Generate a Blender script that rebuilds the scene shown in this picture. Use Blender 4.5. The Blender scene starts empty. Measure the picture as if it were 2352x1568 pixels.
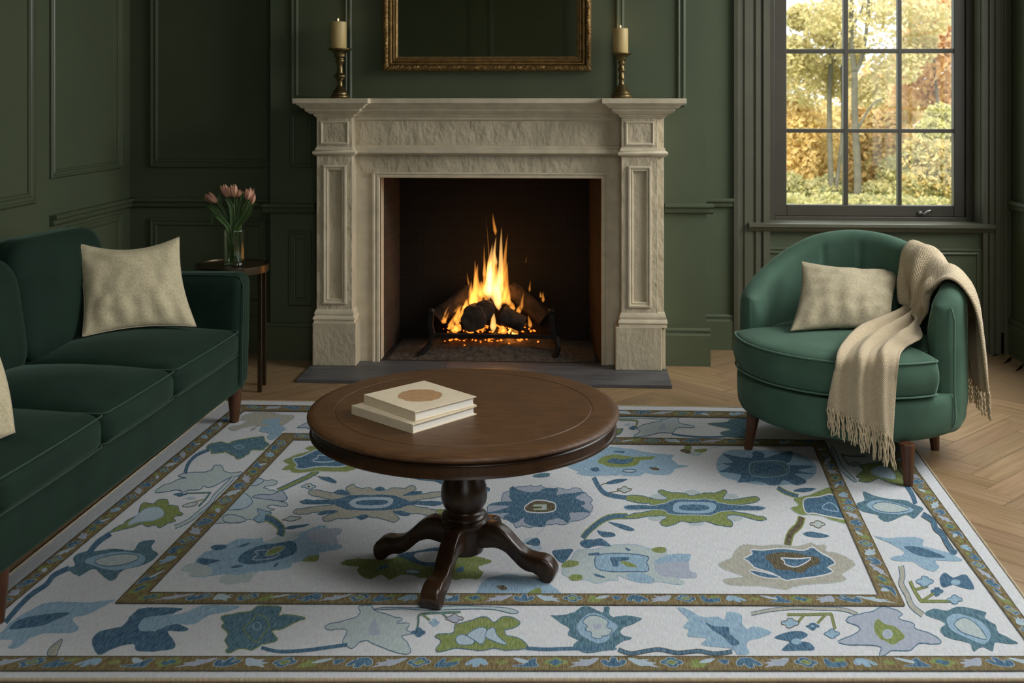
import bpy, bmesh, math, random
from mathutils import Vector, Matrix, noise as mnoise
random.seed(7)
SC = bpy.context.scene
COL = SC.collection

# ------------------------------------------------------------------ camera
FPX, HCAM, HOR, YAW = 2458.0, 1.35, 226.0, 0.06
SN, CS = math.sin(YAW), math.cos(YAW)
cam_d = bpy.data.cameras.new('camera')
cam = bpy.data.objects.new('camera', cam_d)
COL.objects.link(cam)
cam.location = (0, 0, HCAM)
cam.rotation_euler = (math.pi / 2, 0, YAW)
cam_d.sensor_width = 36.0
cam_d.lens = 36.0 * FPX / 2352.0
cam_d.shift_y = -(784.0 - HOR) / 2352.0
cam_d.clip_start = 0.05
cam_d.clip_end = 300
cam_d.dof.use_dof = True
cam_d.dof.focus_distance = 3.7
cam_d.dof.aperture_fstop = 5.6
SC.camera = cam

# ------------------------------------------------------------------ world, colour, exposure
SC.view_settings.view_transform = 'Standard'
SC.view_settings.look = 'None'
SC.view_settings.exposure = 0.0
SC.view_settings.gamma = 1.0
SC.view_settings.use_curve_mapping = False
W = bpy.data.worlds.new('overcast_sky')
SC.world = W
W.use_nodes = True
wn = W.node_tree
bg = wn.nodes['Background']
bg.inputs['Color'].default_value = (0.94, 0.97, 1.0, 1)
bg.inputs['Strength'].default_value = 2.0
SC.cycles.max_bounces = 8
SC.cycles.diffuse_bounces = 3
SC.cycles.glossy_bounces = 3
SC.cycles.transmission_bounces = 6
SC.cycles.transparent_max_bounces = 12
SC.cycles.sample_clamp_indirect = 4.0

def look_rot(loc, tgt):
    return (Vector(tgt) - Vector(loc)).to_track_quat('-Z', 'Y').to_euler()

def area(name, loc, tgt, sx, sy, power, color):
    d = bpy.data.lights.new(name, 'AREA')
    d.shape = 'RECTANGLE'; d.size = sx; d.size_y = sy
    d.energy = power; d.color = color
    o = bpy.data.objects.new(name, d); COL.objects.link(o)
    o.location = loc; o.rotation_euler = look_rot(loc, tgt)
    return o
# daylight: the bright upper sky outside the garden window and outside the side window beside the camera, then added fill lights
LP = dict(garden=70, side=178, rear=20, sun=6.0, overhead_fill=26)
area('sky_over_garden_window', (2.1, 7.3, 3.6), (1.2, 4.6, 0.6), 2.6, 1.6, LP['garden'], (0.97, 0.99, 1.0))
area('sky_outside_side_window', (3.15, 4.05, 2.95), (-0.5, 3.9, 0.4), 2.6, 2.0, LP['side'], (1.0, 0.985, 0.95))
area('rear_fill_light', (1.2, -3.3, 2.9), (0.4, 3.2, 0.5), 2.4, 2.0, LP['rear'], (1.0, 0.985, 0.95))  # added fill from behind the camera, through an unseen rear opening
la_ = area('overhead_fill_light', (0.35, 1.1, 2.88), (0.2, 1.9, 0.0), 0.9, 0.9, LP['overhead_fill'], (1.0, 0.985, 0.95))  # added unseen fill over the near rug, no fixture belongs to it
la_.data.spread = math.radians(115)
sd_ = bpy.data.lights.new('tree_fill_sun', 'SUN'); sd_.energy = LP['sun']; sd_.angle = 0.35; sd_.color = (1.0, 0.93, 0.80)  # added sun, brightens the garden trees under the overcast sky
so_ = bpy.data.objects.new('tree_fill_sun', sd_); COL.objects.link(so_); so_.rotation_euler = look_rot((-5, -16, 15), (0, 0, 0))

# ------------------------------------------------------------------ pixel -> place helpers (2352 x 1568 photo)
def ray(px, py):
    q = (px - 1176.0) / FPX
    return Vector((-SN + q * CS, CS + q * SN, -(py - HOR) / FPX))
EYE = Vector((0, 0, HCAM))
def fl(px, py, z=0.0):
    d = ray(px, py); return EYE + d * ((z - HCAM) / d.z)
def yp(px, py, Y):
    d = ray(px, py); return EYE + d * (Y / d.y)
def xp(px, py, X):
    d = ray(px, py); return EYE + d * (X / d.x)
def dp(px, py, t):
    return EYE + ray(px, py) * t
def X_at(px, Y): return yp(px, HOR, Y).x
def Z_at(px, py, Y): return yp(px, py, Y).z
def cyl(px, py, cx, cy, r, near=True):
    d = ray(px, py)
    a = d.x * d.x + d.y * d.y; b = -2 * (d.x * cx + d.y * cy); c = cx * cx + cy * cy - r * r
    D = max(b * b - 4 * a * c, 0.0)
    t = (-b - math.sqrt(D)) / (2 * a) if near else (-b + math.sqrt(D)) / (2 * a)
    return EYE + d * t

# ------------------------------------------------------------------ mesh helpers
class MB:
    def __init__(s): s.v = []; s.f = []; s.m = []
    def add(s, vs, fs, mi=0):
        o = len(s.v); s.v += [tuple(p) for p in vs]
        s.f += [tuple(i + o for i in f) for f in fs]; s.m += [mi] * len(fs)
        return s
    def box(s, x0, x1, y0, y1, z0, z1, mi=0):
        vs = [(x, y, z) for z in (z0, z1) for y in (y0, y1) for x in (x0, x1)]
        return s.add(vs, [(0, 2, 3, 1), (4, 5, 7, 6), (0, 1, 5, 4), (2, 6, 7, 3), (0, 4, 6, 2), (1, 3, 7, 5)], mi)
    def quad(s, a, b, c, d, mi=0): return s.add([a, b, c, d], [(0, 1, 2, 3)], mi)
    def grid(s, rows, closed_u=False, closed_v=False, mi=0):
        n, m = len(rows), len(rows[0])
        vs = [p for r in rows for p in r]; fs = []
        for i in range(n if closed_v else n - 1):
            for j in range(m if closed_u else m - 1):
                i2, j2 = (i + 1) % n, (j + 1) % m
                fs.append((i * m + j, i * m + j2, i2 * m + j2, i2 * m + j))
        return s.add(vs, fs, mi)
    def lathe(s, prof, seg=48, c=(0, 0, 0), mi=0, cap=True):
        rows = []
        for r, z in prof:
            rows.append([(c[0] + r * math.cos(2 * math.pi * k / seg), c[1] + r * math.sin(2 * math.pi * k / seg), c[2] + z) for k in range(seg)])
        base = len(s.v)
        s.grid(rows, closed_u=True, mi=mi)
        if cap:
            n = len(prof)
            s.f.append(tuple(base + k for k in range(seg))[::-1]); s.m.append(mi)
            s.f.append(tuple(base + (n - 1) * seg + k for k in range(seg))); s.m.append(mi)
        return s
    def tube(s, pts, rad, seg=8, closed=False, mi=0, cap=True):
        pts = [Vector(p) for p in pts]; n = len(pts)
        rows = []; nrm = None
        for i, p in enumerate(pts):
            if closed: t = pts[(i + 1) % n] - pts[i - 1]
            else: t = pts[min(i + 1, n - 1)] - pts[max(i - 1, 0)]
            if t.length < 1e-9: t = Vector((0, 0, 1))
            t.normalize()
            if nrm is None:
                nrm = t.orthogonal().normalized()
            nrm = nrm - t * nrm.dot(t)
            if nrm.length < 1e-6: nrm = t.orthogonal()
            nrm.normalize(); b = t.cross(nrm)
            r = rad(i / max(n - 1, 1)) if callable(rad) else rad
            rows.append([p + (nrm * math.cos(2 * math.pi * k / seg) + b * math.sin(2 * math.pi * k / seg)) * r for k in range(seg)])
        base = len(s.v)
        s.grid(rows, closed_u=True, closed_v=closed, mi=mi)
        if cap and not closed:
            s.f.append(tuple(base + k for k in range(seg))[::-1]); s.m.append(mi)
            s.f.append(tuple(base + (n - 1) * seg + k for k in range(seg))); s.m.append(mi)
        return s
    def bar(s, a, b, w, h=None, mi=0, up=(0, 0, 1)):
        a, b = Vector(a), Vector(b); h = h or w
        t = (b - a).normalized(); u = Vector(up)
        if abs(t.dot(u)) > 0.95: u = Vector((0, 1, 0))
        r = t.cross(u).normalized(); u = r.cross(t)
        vs = [p + r * sx * w / 2 + u * sz * h / 2 for p in (a, b) for sx, sz in ((-1, -1), (1, -1), (1, 1), (-1, 1))]
        return s.add(vs, [(0, 1, 2, 3), (7, 6, 5, 4), (0, 4, 5, 1), (1, 5, 6, 2), (2, 6, 7, 3), (3, 7, 4, 0)], mi)
    def build(s, name, mats, parent=None, smooth=False, bevel=0, bseg=2, subsurf=0, angle=None):
        me = bpy.data.meshes.new(name)
        me.from_pydata([tuple(p) for p in s.v], [], s.f)
        if not isinstance(mats, (list, tuple)): mats = [mats]
        for m in mats: me.materials.append(m)
        if len(mats) > 1: me.polygons.foreach_set('material_index', s.m)
        bm = bmesh.new(); bm.from_mesh(me)
        bmesh.ops.recalc_face_normals(bm, faces=bm.faces)
        if smooth:
            for f in bm.faces: f.smooth = True
            if angle:
                for e in bm.edges:
                    if len(e.link_faces) == 2 and e.calc_face_angle(0) > angle: e.smooth = False
        bm.to_mesh(me); bm.free()
        o = bpy.data.objects.new(name, me); COL.objects.link(o)
        if parent is not None:
            o.parent = parent
        if bevel:
            md = o.modifiers.new('edge', 'BEVEL'); md.width = bevel; md.segments = bseg
            md.limit_method = 'ANGLE'; md.angle_limit = math.radians(40)
        if subsurf:
            md = o.modifiers.new('smooth', 'SUBSURF'); md.levels = subsurf; md.render_levels = subsurf
        return o

def tag(o, label=None, cat=None, group=None, kind=None):
    if label: o['label'] = label
    if cat: o['category'] = cat
    if group: o['group'] = group
    if kind: o['kind'] = kind
    return o
def thing(name, label, cat, loc=(0, 0, 0), rz=0.0, group=None):
    o = bpy.data.objects.new(name, None); COL.objects.link(o)
    o.empty_display_size = 0.1
    o.location = loc; o.rotation_euler = (0, 0, rz)
    return tag(o, label, cat, group)
def copy_tree(o, parent=None):
    c = o.copy(); COL.objects.link(c); c.parent = parent
    for ch in list(o.children): copy_tree(ch, c)
    return c

def crv(pts, n=4, closed=True):
    """Catmull-Rom through points of any dimension"""
    out = []; N = len(pts)
    rng = range(N) if closed else range(N - 1)
    for i in rng:
        if closed: a, b, c, d = pts[i - 1], pts[i], pts[(i + 1) % N], pts[(i + 2) % N]
        else: a, b, c, d = pts[max(i - 1, 0)], pts[i], pts[i + 1], pts[min(i + 2, N - 1)]
        for k in range(n):
            t = k / n
            out.append(tuple(0.5 * ((2 * b[q]) + (-a[q] + c[q]) * t + (2 * a[q] - 5 * b[q] + 4 * c[q] - d[q]) * t * t + (-a[q] + 3 * b[q] - 3 * c[q] + d[q]) * t ** 3) for q in range(len(b))))
    if not closed: out.append(tuple(pts[-1]))
    return out
def interp(tab, x):
    """smooth curve through (x, y) pairs"""
    tab = sorted(tab); n = len(tab)
    if x <= tab[0][0]: return tab[0][1]
    if x >= tab[-1][0]: return tab[-1][1]
    def sl(i):
        a, b = tab[max(i - 1, 0)], tab[min(i + 1, n - 1)]
        return (b[1] - a[1]) / (b[0] - a[0])
    for i in range(n - 1):
        (x0, y0), (x1, y1) = tab[i], tab[i + 1]
        if x <= x1:
            h = x1 - x0; t = (x - x0) / h
            return (2 * t ** 3 - 3 * t * t + 1) * y0 + (t ** 3 - 2 * t * t + t) * h * sl(i) + (-2 * t ** 3 + 3 * t * t) * y1 + (t ** 3 - t * t) * h * sl(i + 1)

def soft_box(x0, x1, y0, y1, z0, z1, r, n=10, crown=0.0, shear=None, puff=0.0):
    """upholstery block: rounded box with crowned top and puffed faces"""
    mb = MB(); c = Vector(((x0 + x1) / 2, (y0 + y1) / 2, (z0 + z1) / 2))
    h = Vector(((x1 - x0) / 2, (y1 - y0) / 2, (z1 - z0) / 2))
    rr = r if hasattr(r, '__len__') else (r, r, r)
    # parameter stops: dense at the rounded ends
    def stops(hh, rad):
        e = [-(hh) + rad * (1 - math.cos(math.pi / 2 * k / 5)) for k in range(6)]
        m = [-(hh - rad) + 2 * (hh - rad) * k / n for k in range(1, n)]
        return e + m + [-q for q in e[::-1]]
    S = [stops(h[i], rr[i]) for i in range(3)]
    def proj(p):
        q = Vector([max(-(h[i] - rr[i]), min(h[i] - rr[i], p[i])) for i in range(3)])
        d = Vector([(p[i] - q[i]) / rr[i] for i in range(3)])
        if d.length > 1e-9:
            mx = max(abs(d[0]), abs(d[1]), abs(d[2]))
            d = d.normalized() * mx
        p2 = Vector([q[i] + d[i] * rr[i] for i in range(3)])
        u, v, w = p2[0] / h[0], p2[1] / h[1], p2[2] / h[2]
        if crown and p2[2] > 0: p2.z += crown * max(0, 1 - u * u) * max(0, 1 - v * v) * max(w, 0)
        if puff:
            p2.x += puff * u * max(0, 1 - v * v) * max(0, 1 - w * w)
            p2.y += puff * .5 * v * max(0, 1 - u * u) * max(0, 1 - w * w)
        p3 = p2 + c
        if shear: p3 = Vector(shear(p3))
        return p3
    for ax in range(3):
        a, b = [i for i in range(3) if i != ax]
        for sgn in (-1, 1):
            rows = []
            for va in S[a]:
                row = []
                for vb in S[b]:
                    p = Vector((0, 0, 0)); p[ax] = sgn * h[ax]; p[a] = va; p[b] = vb
                    row.append(proj(p))
                rows.append(row)
            mb.grid(rows)
    return weld(mb)
def weld(mb, d=1e-5):
    me = bpy.data.meshes.new('tmp'); me.from_pydata([tuple(p) for p in mb.v], [], mb.f)
    bm = bmesh.new(); bm.from_mesh(me)
    bmesh.ops.remove_doubles(bm, verts=bm.verts, dist=d)
    bm.verts.index_update()
    out = MB(); out.add([v.co[:] for v in bm.verts], [[v.index for v in f.verts] for f in bm.faces])
    bm.free(); bpy.data.meshes.remove(me)
    return out

# ------------------------------------------------------------------ materials
def srgb(r, g, b):
    f = lambda c: (c / 255 / 12.92) if c / 255 <= 0.04045 else ((c / 255 + 0.055) / 1.055) ** 2.4
    return (f(r), f(g), f(b))
def mat(name, base, rough=0.5, metal=0.0, var=0.0, vscale=8.0, bump=0.0, bscale=60.0, bdetail=4.0, sheen=0.0, sheen_tint=None,
        spec=0.5, stretch=None, var2=None, coat=0.0, sss=0.0, bdist=0.01):
    m = bpy.data.materials.new(name); m.use_nodes = True
    nt = m.node_tree; N, L = nt.nodes, nt.links
    b = N['Principled BSDF']
    b.inputs['Base Color'].default_value = (*base, 1)
    b.inputs['Roughness'].default_value = rough
    b.inputs['Metallic'].default_value = metal
    b.inputs['Specular IOR Level'].default_value = spec
    b.inputs['Coat Weight'].default_value = coat
    if coat: b.inputs['Coat Roughness'].default_value = 0.18
    if sheen:
        b.inputs['Sheen Weight'].default_value = sheen
        b.inputs['Sheen Roughness'].default_value = 0.35
        b.inputs['Sheen Tint'].default_value = (*(sheen_tint or base), 1)
    if sss:
        b.inputs['Subsurface Weight'].default_value = sss
        b.inputs['Subsurface Radius'].default_value = (0.03, 0.015, 0.006)
    tc = N.new('ShaderNodeTexCoord'); mp = N.new('ShaderNodeMapping')
    L.new(tc.outputs['Object'], mp.inputs['Vector'])
    if stretch: mp.inputs['Scale'].default_value = stretch
    if var:
        n = N.new('ShaderNodeTexNoise'); n.inputs['Scale'].default_value = vscale; n.inputs['Detail'].default_value = 5
        L.new(mp.outputs['Vector'], n.inputs['Vector'])
        r = N.new('ShaderNodeValToRGB')
        r.color_ramp.elements[0].position = 0.3; r.color_ramp.elements[1].position = 0.7
        lo = tuple(c * (1 - var) for c in base); hi = var2 or tuple(min(1, c * (1 + var)) for c in base)
        r.color_ramp.elements[0].color = (*lo, 1); r.color_ramp.elements[1].color = (*hi, 1)
        L.new(n.outputs['Fac'], r.inputs['Fac']); L.new(r.outputs['Color'], b.inputs['Base Color'])
    if bump:
        n2 = N.new('ShaderNodeTexNoise'); n2.inputs['Scale'].default_value = bscale; n2.inputs['Detail'].default_value = bdetail
        L.new(mp.outputs['Vector'], n2.inputs['Vector'])
        bp = N.new('ShaderNodeBump'); bp.inputs['Strength'].default_value = bump; bp.inputs['Distance'].default_value = bdist
        L.new(n2.outputs['Fac'], bp.inputs['Height']); L.new(bp.outputs['Normal'], b.inputs['Normal'])
    return m
def emit(name, col, strength):
    m = bpy.data.materials.new(name); m.use_nodes = True
    N, L = m.node_tree.nodes, m.node_tree.links
    N.clear(); o = N.new('ShaderNodeOutputMaterial'); e = N.new('ShaderNodeEmission')
    e.inputs['Color'].default_value = (*col, 1); e.inputs['Strength'].default_value = strength
    L.new(e.outputs[0], o.inputs['Surface']); return m
def flame_mat(name, col, strength):
    m = bpy.data.materials.new(name); m.use_nodes = True
    N, L = m.node_tree.nodes, m.node_tree.links
    N.clear(); o = N.new('ShaderNodeOutputMaterial'); e = N.new('ShaderNodeEmission')
    e.inputs['Color'].default_value = (*col, 1); e.inputs['Strength'].default_value = strength
    L.new(e.outputs[0], o.inputs['Volume']); return m
def glass_pane(name, tint=(1, 1, 1), refl=0.06):
    m = bpy.data.materials.new(name); m.use_nodes = True
    N, L = m.node_tree.nodes, m.node_tree.links
    N.clear(); o = N.new('ShaderNodeOutputMaterial'); t = N.new('ShaderNodeBsdfTransparent'); g = N.new('ShaderNodeBsdfGlossy')
    t.inputs['Color'].default_value = (*tint, 1); g.inputs['Roughness'].default_value = 0.03
    x = N.new('ShaderNodeMixShader'); x.inputs[0].default_value = refl
    L.new(t.outputs[0], x.inputs[1]); L.new(g.outputs[0], x.inputs[2]); L.new(x.outputs[0], o.inputs['Surface']); return m

M = {}
M['wall'] = mat('green_wall_paint', (0.083, 0.104, 0.058), 0.55, var=0.06, vscale=3, bump=0.05, bscale=90, spec=0.35)
M['trim'] = mat('green_trim_paint', (0.083, 0.104, 0.058), 0.38, var=0.05, vscale=5, spec=0.45)
M['ceil'] = mat('ceiling_paint', (0.35, 0.35, 0.33), 0.8)
M['sash'] = mat('dark_sash_paint', (0.055, 0.050, 0.033), 0.42, var=0.08, vscale=6)
M['casing'] = mat('grey_green_casing_paint', (0.100, 0.102, 0.068), 0.42, var=0.08, vscale=6)
M['stone'] = mat('carved_limestone', (0.58, 0.50, 0.355), 0.85, var=0.14, vscale=9, bump=0.75, bscale=26, bdetail=7, spec=0.2, stretch=(1, 1, 0.6), bdist=0.022)
M['stone_smooth'] = mat('dressed_limestone', (0.63, 0.55, 0.40), 0.8, var=0.12, vscale=14, bump=0.2, bscale=70, spec=0.2, bdist=0.006)
M['stone_fine'] = mat('fine_chiselled_limestone', (0.52, 0.45, 0.32), 0.85, var=0.12, vscale=10, bump=0.4, bscale=48, bdetail=6, spec=0.2, stretch=(1, 1, 0.6), bdist=0.012)
M['slate'] = mat('grey_slate', (0.085, 0.088, 0.092), 0.5, var=0.3, vscale=7, bump=0.2, bscale=30, stretch=(1, 4, 4))
M['gilt'] = mat('aged_gilt_wood', (0.24, 0.145, 0.045), 0.42, metal=0.55, var=0.35, vscale=40, bump=0.25, bscale=120)
M['gilt_carved'] = mat('carved_gilt_wood', (0.25, 0.15, 0.048), 0.45, metal=0.55, var=0.5, vscale=70, bump=0.9, bscale=75, bdetail=2)
M['mirror'] = mat('silvered_mirror_glass', (0.93, 0.95, 0.90), 0.03, metal=1.0)
M['brass'] = mat('aged_brass', (0.17, 0.125, 0.055), 0.36, metal=0.9, var=0.35, vscale=30)
M['bronze'] = mat('dark_bronze_metal', (0.085, 0.062, 0.035), 0.34, metal=0.85, var=0.2, vscale=12)
M['dark_top'] = mat('dark_lacquer_top', (0.045, 0.028, 0.014), 0.22, var=0.2, vscale=10, metal=0.3)
M['wax'] = mat('cream_candle_wax', (0.57, 0.43, 0.18), 0.45, sss=0.25)
M['wick'] = mat('candle_wick', (0.05, 0.04, 0.03), 0.9)
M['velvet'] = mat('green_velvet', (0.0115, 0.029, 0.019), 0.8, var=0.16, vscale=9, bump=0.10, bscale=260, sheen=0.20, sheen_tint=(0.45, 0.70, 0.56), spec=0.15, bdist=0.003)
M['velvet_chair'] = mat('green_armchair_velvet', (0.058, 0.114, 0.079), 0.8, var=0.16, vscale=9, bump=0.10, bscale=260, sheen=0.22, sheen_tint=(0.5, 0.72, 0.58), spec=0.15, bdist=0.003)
M['welt'] = mat('green_velvet_welt', (0.034, 0.066, 0.049), 0.8, sheen=0.3, sheen_tint=(0.5, 0.75, 0.6), spec=0.2)  # lighter than the velvet: edge highlight put into the welt colour
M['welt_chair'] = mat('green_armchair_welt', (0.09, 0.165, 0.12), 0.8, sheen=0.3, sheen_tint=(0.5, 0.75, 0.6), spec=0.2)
M['walnut_leg'] = mat('walnut_leg_wood', (0.085, 0.032, 0.012), 0.35, var=0.3, vscale=14, stretch=(6, 6, 0.6))
M['linen_dimmed'] = mat('dimmed_beige_linen', (0.37, 0.325, 0.22), 0.92, var=0.16, vscale=130, bump=0.35, bscale=330, sheen=0.15, sheen_tint=(1, .95, .85), spec=0.1, bdist=0.003)  # darkened copy of the beige linen, offsets stronger light on the armchair
M['linen'] = mat('beige_linen', (0.62, 0.545, 0.36), 0.92, var=0.16, vscale=130, bump=0.35, bscale=330, sheen=0.15, sheen_tint=(1, .95, .85), spec=0.1, bdist=0.003)
M['linen_piping'] = mat('cream_piping_cord', (0.50, 0.43, 0.31), 0.9)
M['book_cover'] = mat('cream_book_cover', (0.70, 0.60, 0.43), 0.6, var=0.05, vscale=20)
M['book_page'] = mat('book_pages', (0.78, 0.75, 0.68), 0.8, var=0.12, vscale=40, stretch=(0.3, 0.3, 60))
M['book_mark'] = mat('tan_cover_emblem', (0.40, 0.235, 0.11), 0.7, var=0.2, vscale=80)
M['iron'] = mat('black_iron', (0.012, 0.011, 0.010), 0.55, metal=0.6, bump=0.3, bscale=60)
M['ash'] = mat('grey_ash', (0.070, 0.056, 0.042), 0.95, var=0.6, vscale=45, bump=0.9, bscale=60)
M['bark'] = mat('charred_log_bark', (0.030, 0.017, 0.009), 0.9, var=0.8, vscale=22, bump=1.0, bscale=24, stretch=(1, 1, 1))
M['ember'] = emit('glowing_embers', (1.0, 0.20, 0.02), 2.2)
M['stem'] = mat('tulip_stem', (0.085, 0.15, 0.03), 0.5, var=0.2)
M['leaf'] = mat('tulip_leaf', (0.040, 0.085, 0.018), 0.45, var=0.3, vscale=20)
M['petal'] = mat('pink_tulip_petal', (0.62, 0.33, 0.22), 0.6, var=0.2, vscale=40, sss=0.15)
M['chrome'] = mat('pewter_latch', (0.32, 0.32, 0.31), 0.3, metal=0.9)
M['pane'] = glass_pane('window_glass', (0.97, 0.98, 0.97), 0.03)
M['blanket_edge'] = mat('cream_fringe_yarn', (0.52, 0.42, 0.27), 0.95, var=0.2, vscale=60, bump=0.4, bscale=200)

def brick_mat(name, c1, c2, mortar, sx):
    m = bpy.data.materials.new(name); m.use_nodes = True
    N, L = m.node_tree.nodes, m.node_tree.links; b = N['Principled BSDF']; b.inputs['Roughness'].default_value = 0.9
    uv = N.new('ShaderNodeUVMap'); br = N.new('ShaderNodeTexBrick')
    br.inputs['Color1'].default_value = (*c1, 1); br.inputs['Color2'].default_value = (*c2, 1); br.inputs['Mortar'].default_value = (*mortar, 1)
    br.inputs['Scale'].default_value = 1.0; br.inputs['Brick Width'].default_value = 0.23; br.inputs['Row Height'].default_value = 0.085
    br.inputs['Mortar Size'].default_value = 0.004; br.inputs['Mortar Smooth'].default_value = 0.3
    L.new(uv.outputs[0], br.inputs['Vector'])
    n = N.new('ShaderNodeTexNoise'); n.inputs['Scale'].default_value = 6; n.inputs['Detail'].default_value = 5
    mx = N.new('ShaderNodeMix'); mx.data_type = 'RGBA'; mx.blend_type = 'MULTIPLY'; mx.inputs[0].default_value = 0.7
    L.new(uv.outputs[0], n.inputs['Vector']); L.new(br.outputs['Color'], mx.inputs[6]); L.new(n.outputs['Color'], mx.inputs[7])
    L.new(mx.outputs[2], b.inputs['Base Color'])
    bp = N.new('ShaderNodeBump'); bp.inputs['Strength'].default_value = 0.5; bp.inputs['Distance'].default_value = 0.01; bp.invert = True
    L.new(br.outputs['Fac'], bp.inputs['Height']); L.new(bp.outputs['Normal'], b.inputs['Normal'])
    return m
M['brick'] = brick_mat('sooty_firebrick', (0.085, 0.052, 0.030), (0.065, 0.040, 0.023), (0.11, 0.08, 0.05), 1)
M['soot'] = brick_mat('soot_black_firebrick', (0.011, 0.0065, 0.003), (0.008, 0.005, 0.0025), (0.018, 0.011, 0.006), 1)

def wood_grain(name, dark, light, rough, scale, stretch, coat=0.0, bump=0.08):
    m = bpy.data.materials.new(name); m.use_nodes = True
    N, L = m.node_tree.nodes, m.node_tree.links; b = N['Principled BSDF']
    b.inputs['Roughness'].default_value = rough; b.inputs['Coat Weight'].default_value = coat; b.inputs['Coat Roughness'].default_value = 0.25
    tc = N.new('ShaderNodeTexCoord'); mp = N.new('ShaderNodeMapping'); mp.inputs['Scale'].default_value = stretch
    n = N.new('ShaderNodeTexNoise'); n.inputs['Scale'].default_value = scale; n.inputs['Detail'].default_value = 8; n.inputs['Roughness'].default_value = 0.65
    n.inputs['Distortion'].default_value = 0.8
    r = N.new('ShaderNodeValToRGB'); r.color_ramp.elements[0].position = 0.28; r.color_ramp.elements[1].position = 0.72
    r.color_ramp.elements[0].color = (*dark, 1); r.color_ramp.elements[1].color = (*light, 1)
    L.new(tc.outputs['Object'], mp.inputs['Vector']); L.new(mp.outputs[0], n.inputs['Vector']); L.new(n.outputs['Fac'], r.inputs['Fac'])
    L.new(r.outputs[0], b.inputs['Base Color'])
    bp = N.new('ShaderNodeBump'); bp.inputs['Strength'].default_value = bump; bp.inputs['Distance'].default_value = 0.002
    L.new(n.outputs['Fac'], bp.inputs['Height']); L.new(bp.outputs[0], b.inputs['Normal'])
    return m
M['walnut'] = wood_grain('dark_walnut_top', (0.046, 0.021, 0.0085), (0.140, 0.069, 0.029), 0.40, 11, (1.2, 8, 8))
M['walnut'].node_tree.nodes['Principled BSDF'].inputs['Specular IOR Level'].default_value = 0.3
M['walnut_dark'] = wood_grain('dark_walnut_turned', (0.018, 0.008, 0.0035), (0.050, 0.023, 0.010), 0.30, 7, (6, 6, 1.2))

def plank_mat():
    m = bpy.data.materials.new('oak_herringbone'); m.use_nodes = True
    N, L = m.node_tree.nodes, m.node_tree.links; b = N['Principled BSDF']; b.inputs['Roughness'].default_value = 0.42
    b.inputs['Specular IOR Level'].default_value = 0.35
    at = N.new('ShaderNodeAttribute'); at.attribute_name = 'tone'
    uv = N.new('ShaderNodeUVMap'); mp = N.new('ShaderNodeMapping'); mp.inputs['Scale'].default_value = (3, 40, 1)
    n = N.new('ShaderNodeTexNoise'); n.inputs['Scale'].default_value = 1.0; n.inputs['Detail'].default_value = 7; n.inputs['Distortion'].default_value = 0.6
    L.new(uv.outputs[0], mp.inputs[0]); L.new(mp.outputs[0], n.inputs['Vector'])
    r = N.new('ShaderNodeValToRGB'); r.color_ramp.elements[0].position = 0.3; r.color_ramp.elements[1].position = 0.7
    r.color_ramp.elements[0].color = (0.235, 0.152, 0.080, 1); r.color_ramp.elements[1].color = (0.33, 0.225, 0.125, 1)
    L.new(n.outputs['Fac'], r.inputs['Fac'])
    mx = N.new('ShaderNodeMix'); mx.data_type = 'RGBA'; mx.blend_type = 'MULTIPLY'; mx.inputs[0].default_value = 1.0
    L.new(r.outputs[0], mx.inputs[6]); L.new(at.outputs['Color'], mx.inputs[7]); L.new(mx.outputs[2], b.inputs['Base Color'])
    return m
M['oak'] = plank_mat()
M['oak_gap'] = mat('oak_joint', (0.13, 0.082, 0.042), 0.8)
# ================================================================== SETTING
YB, YL, YR, XL, XR, YREAR, ZC = 5.46, 5.60, 5.82, -2.387, 2.30, -1.9, 2.95
BX0, BX1 = X_at(621, YB), X_at(1622, YB)
def struct(o): o['kind'] = 'structure'; return o

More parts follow.
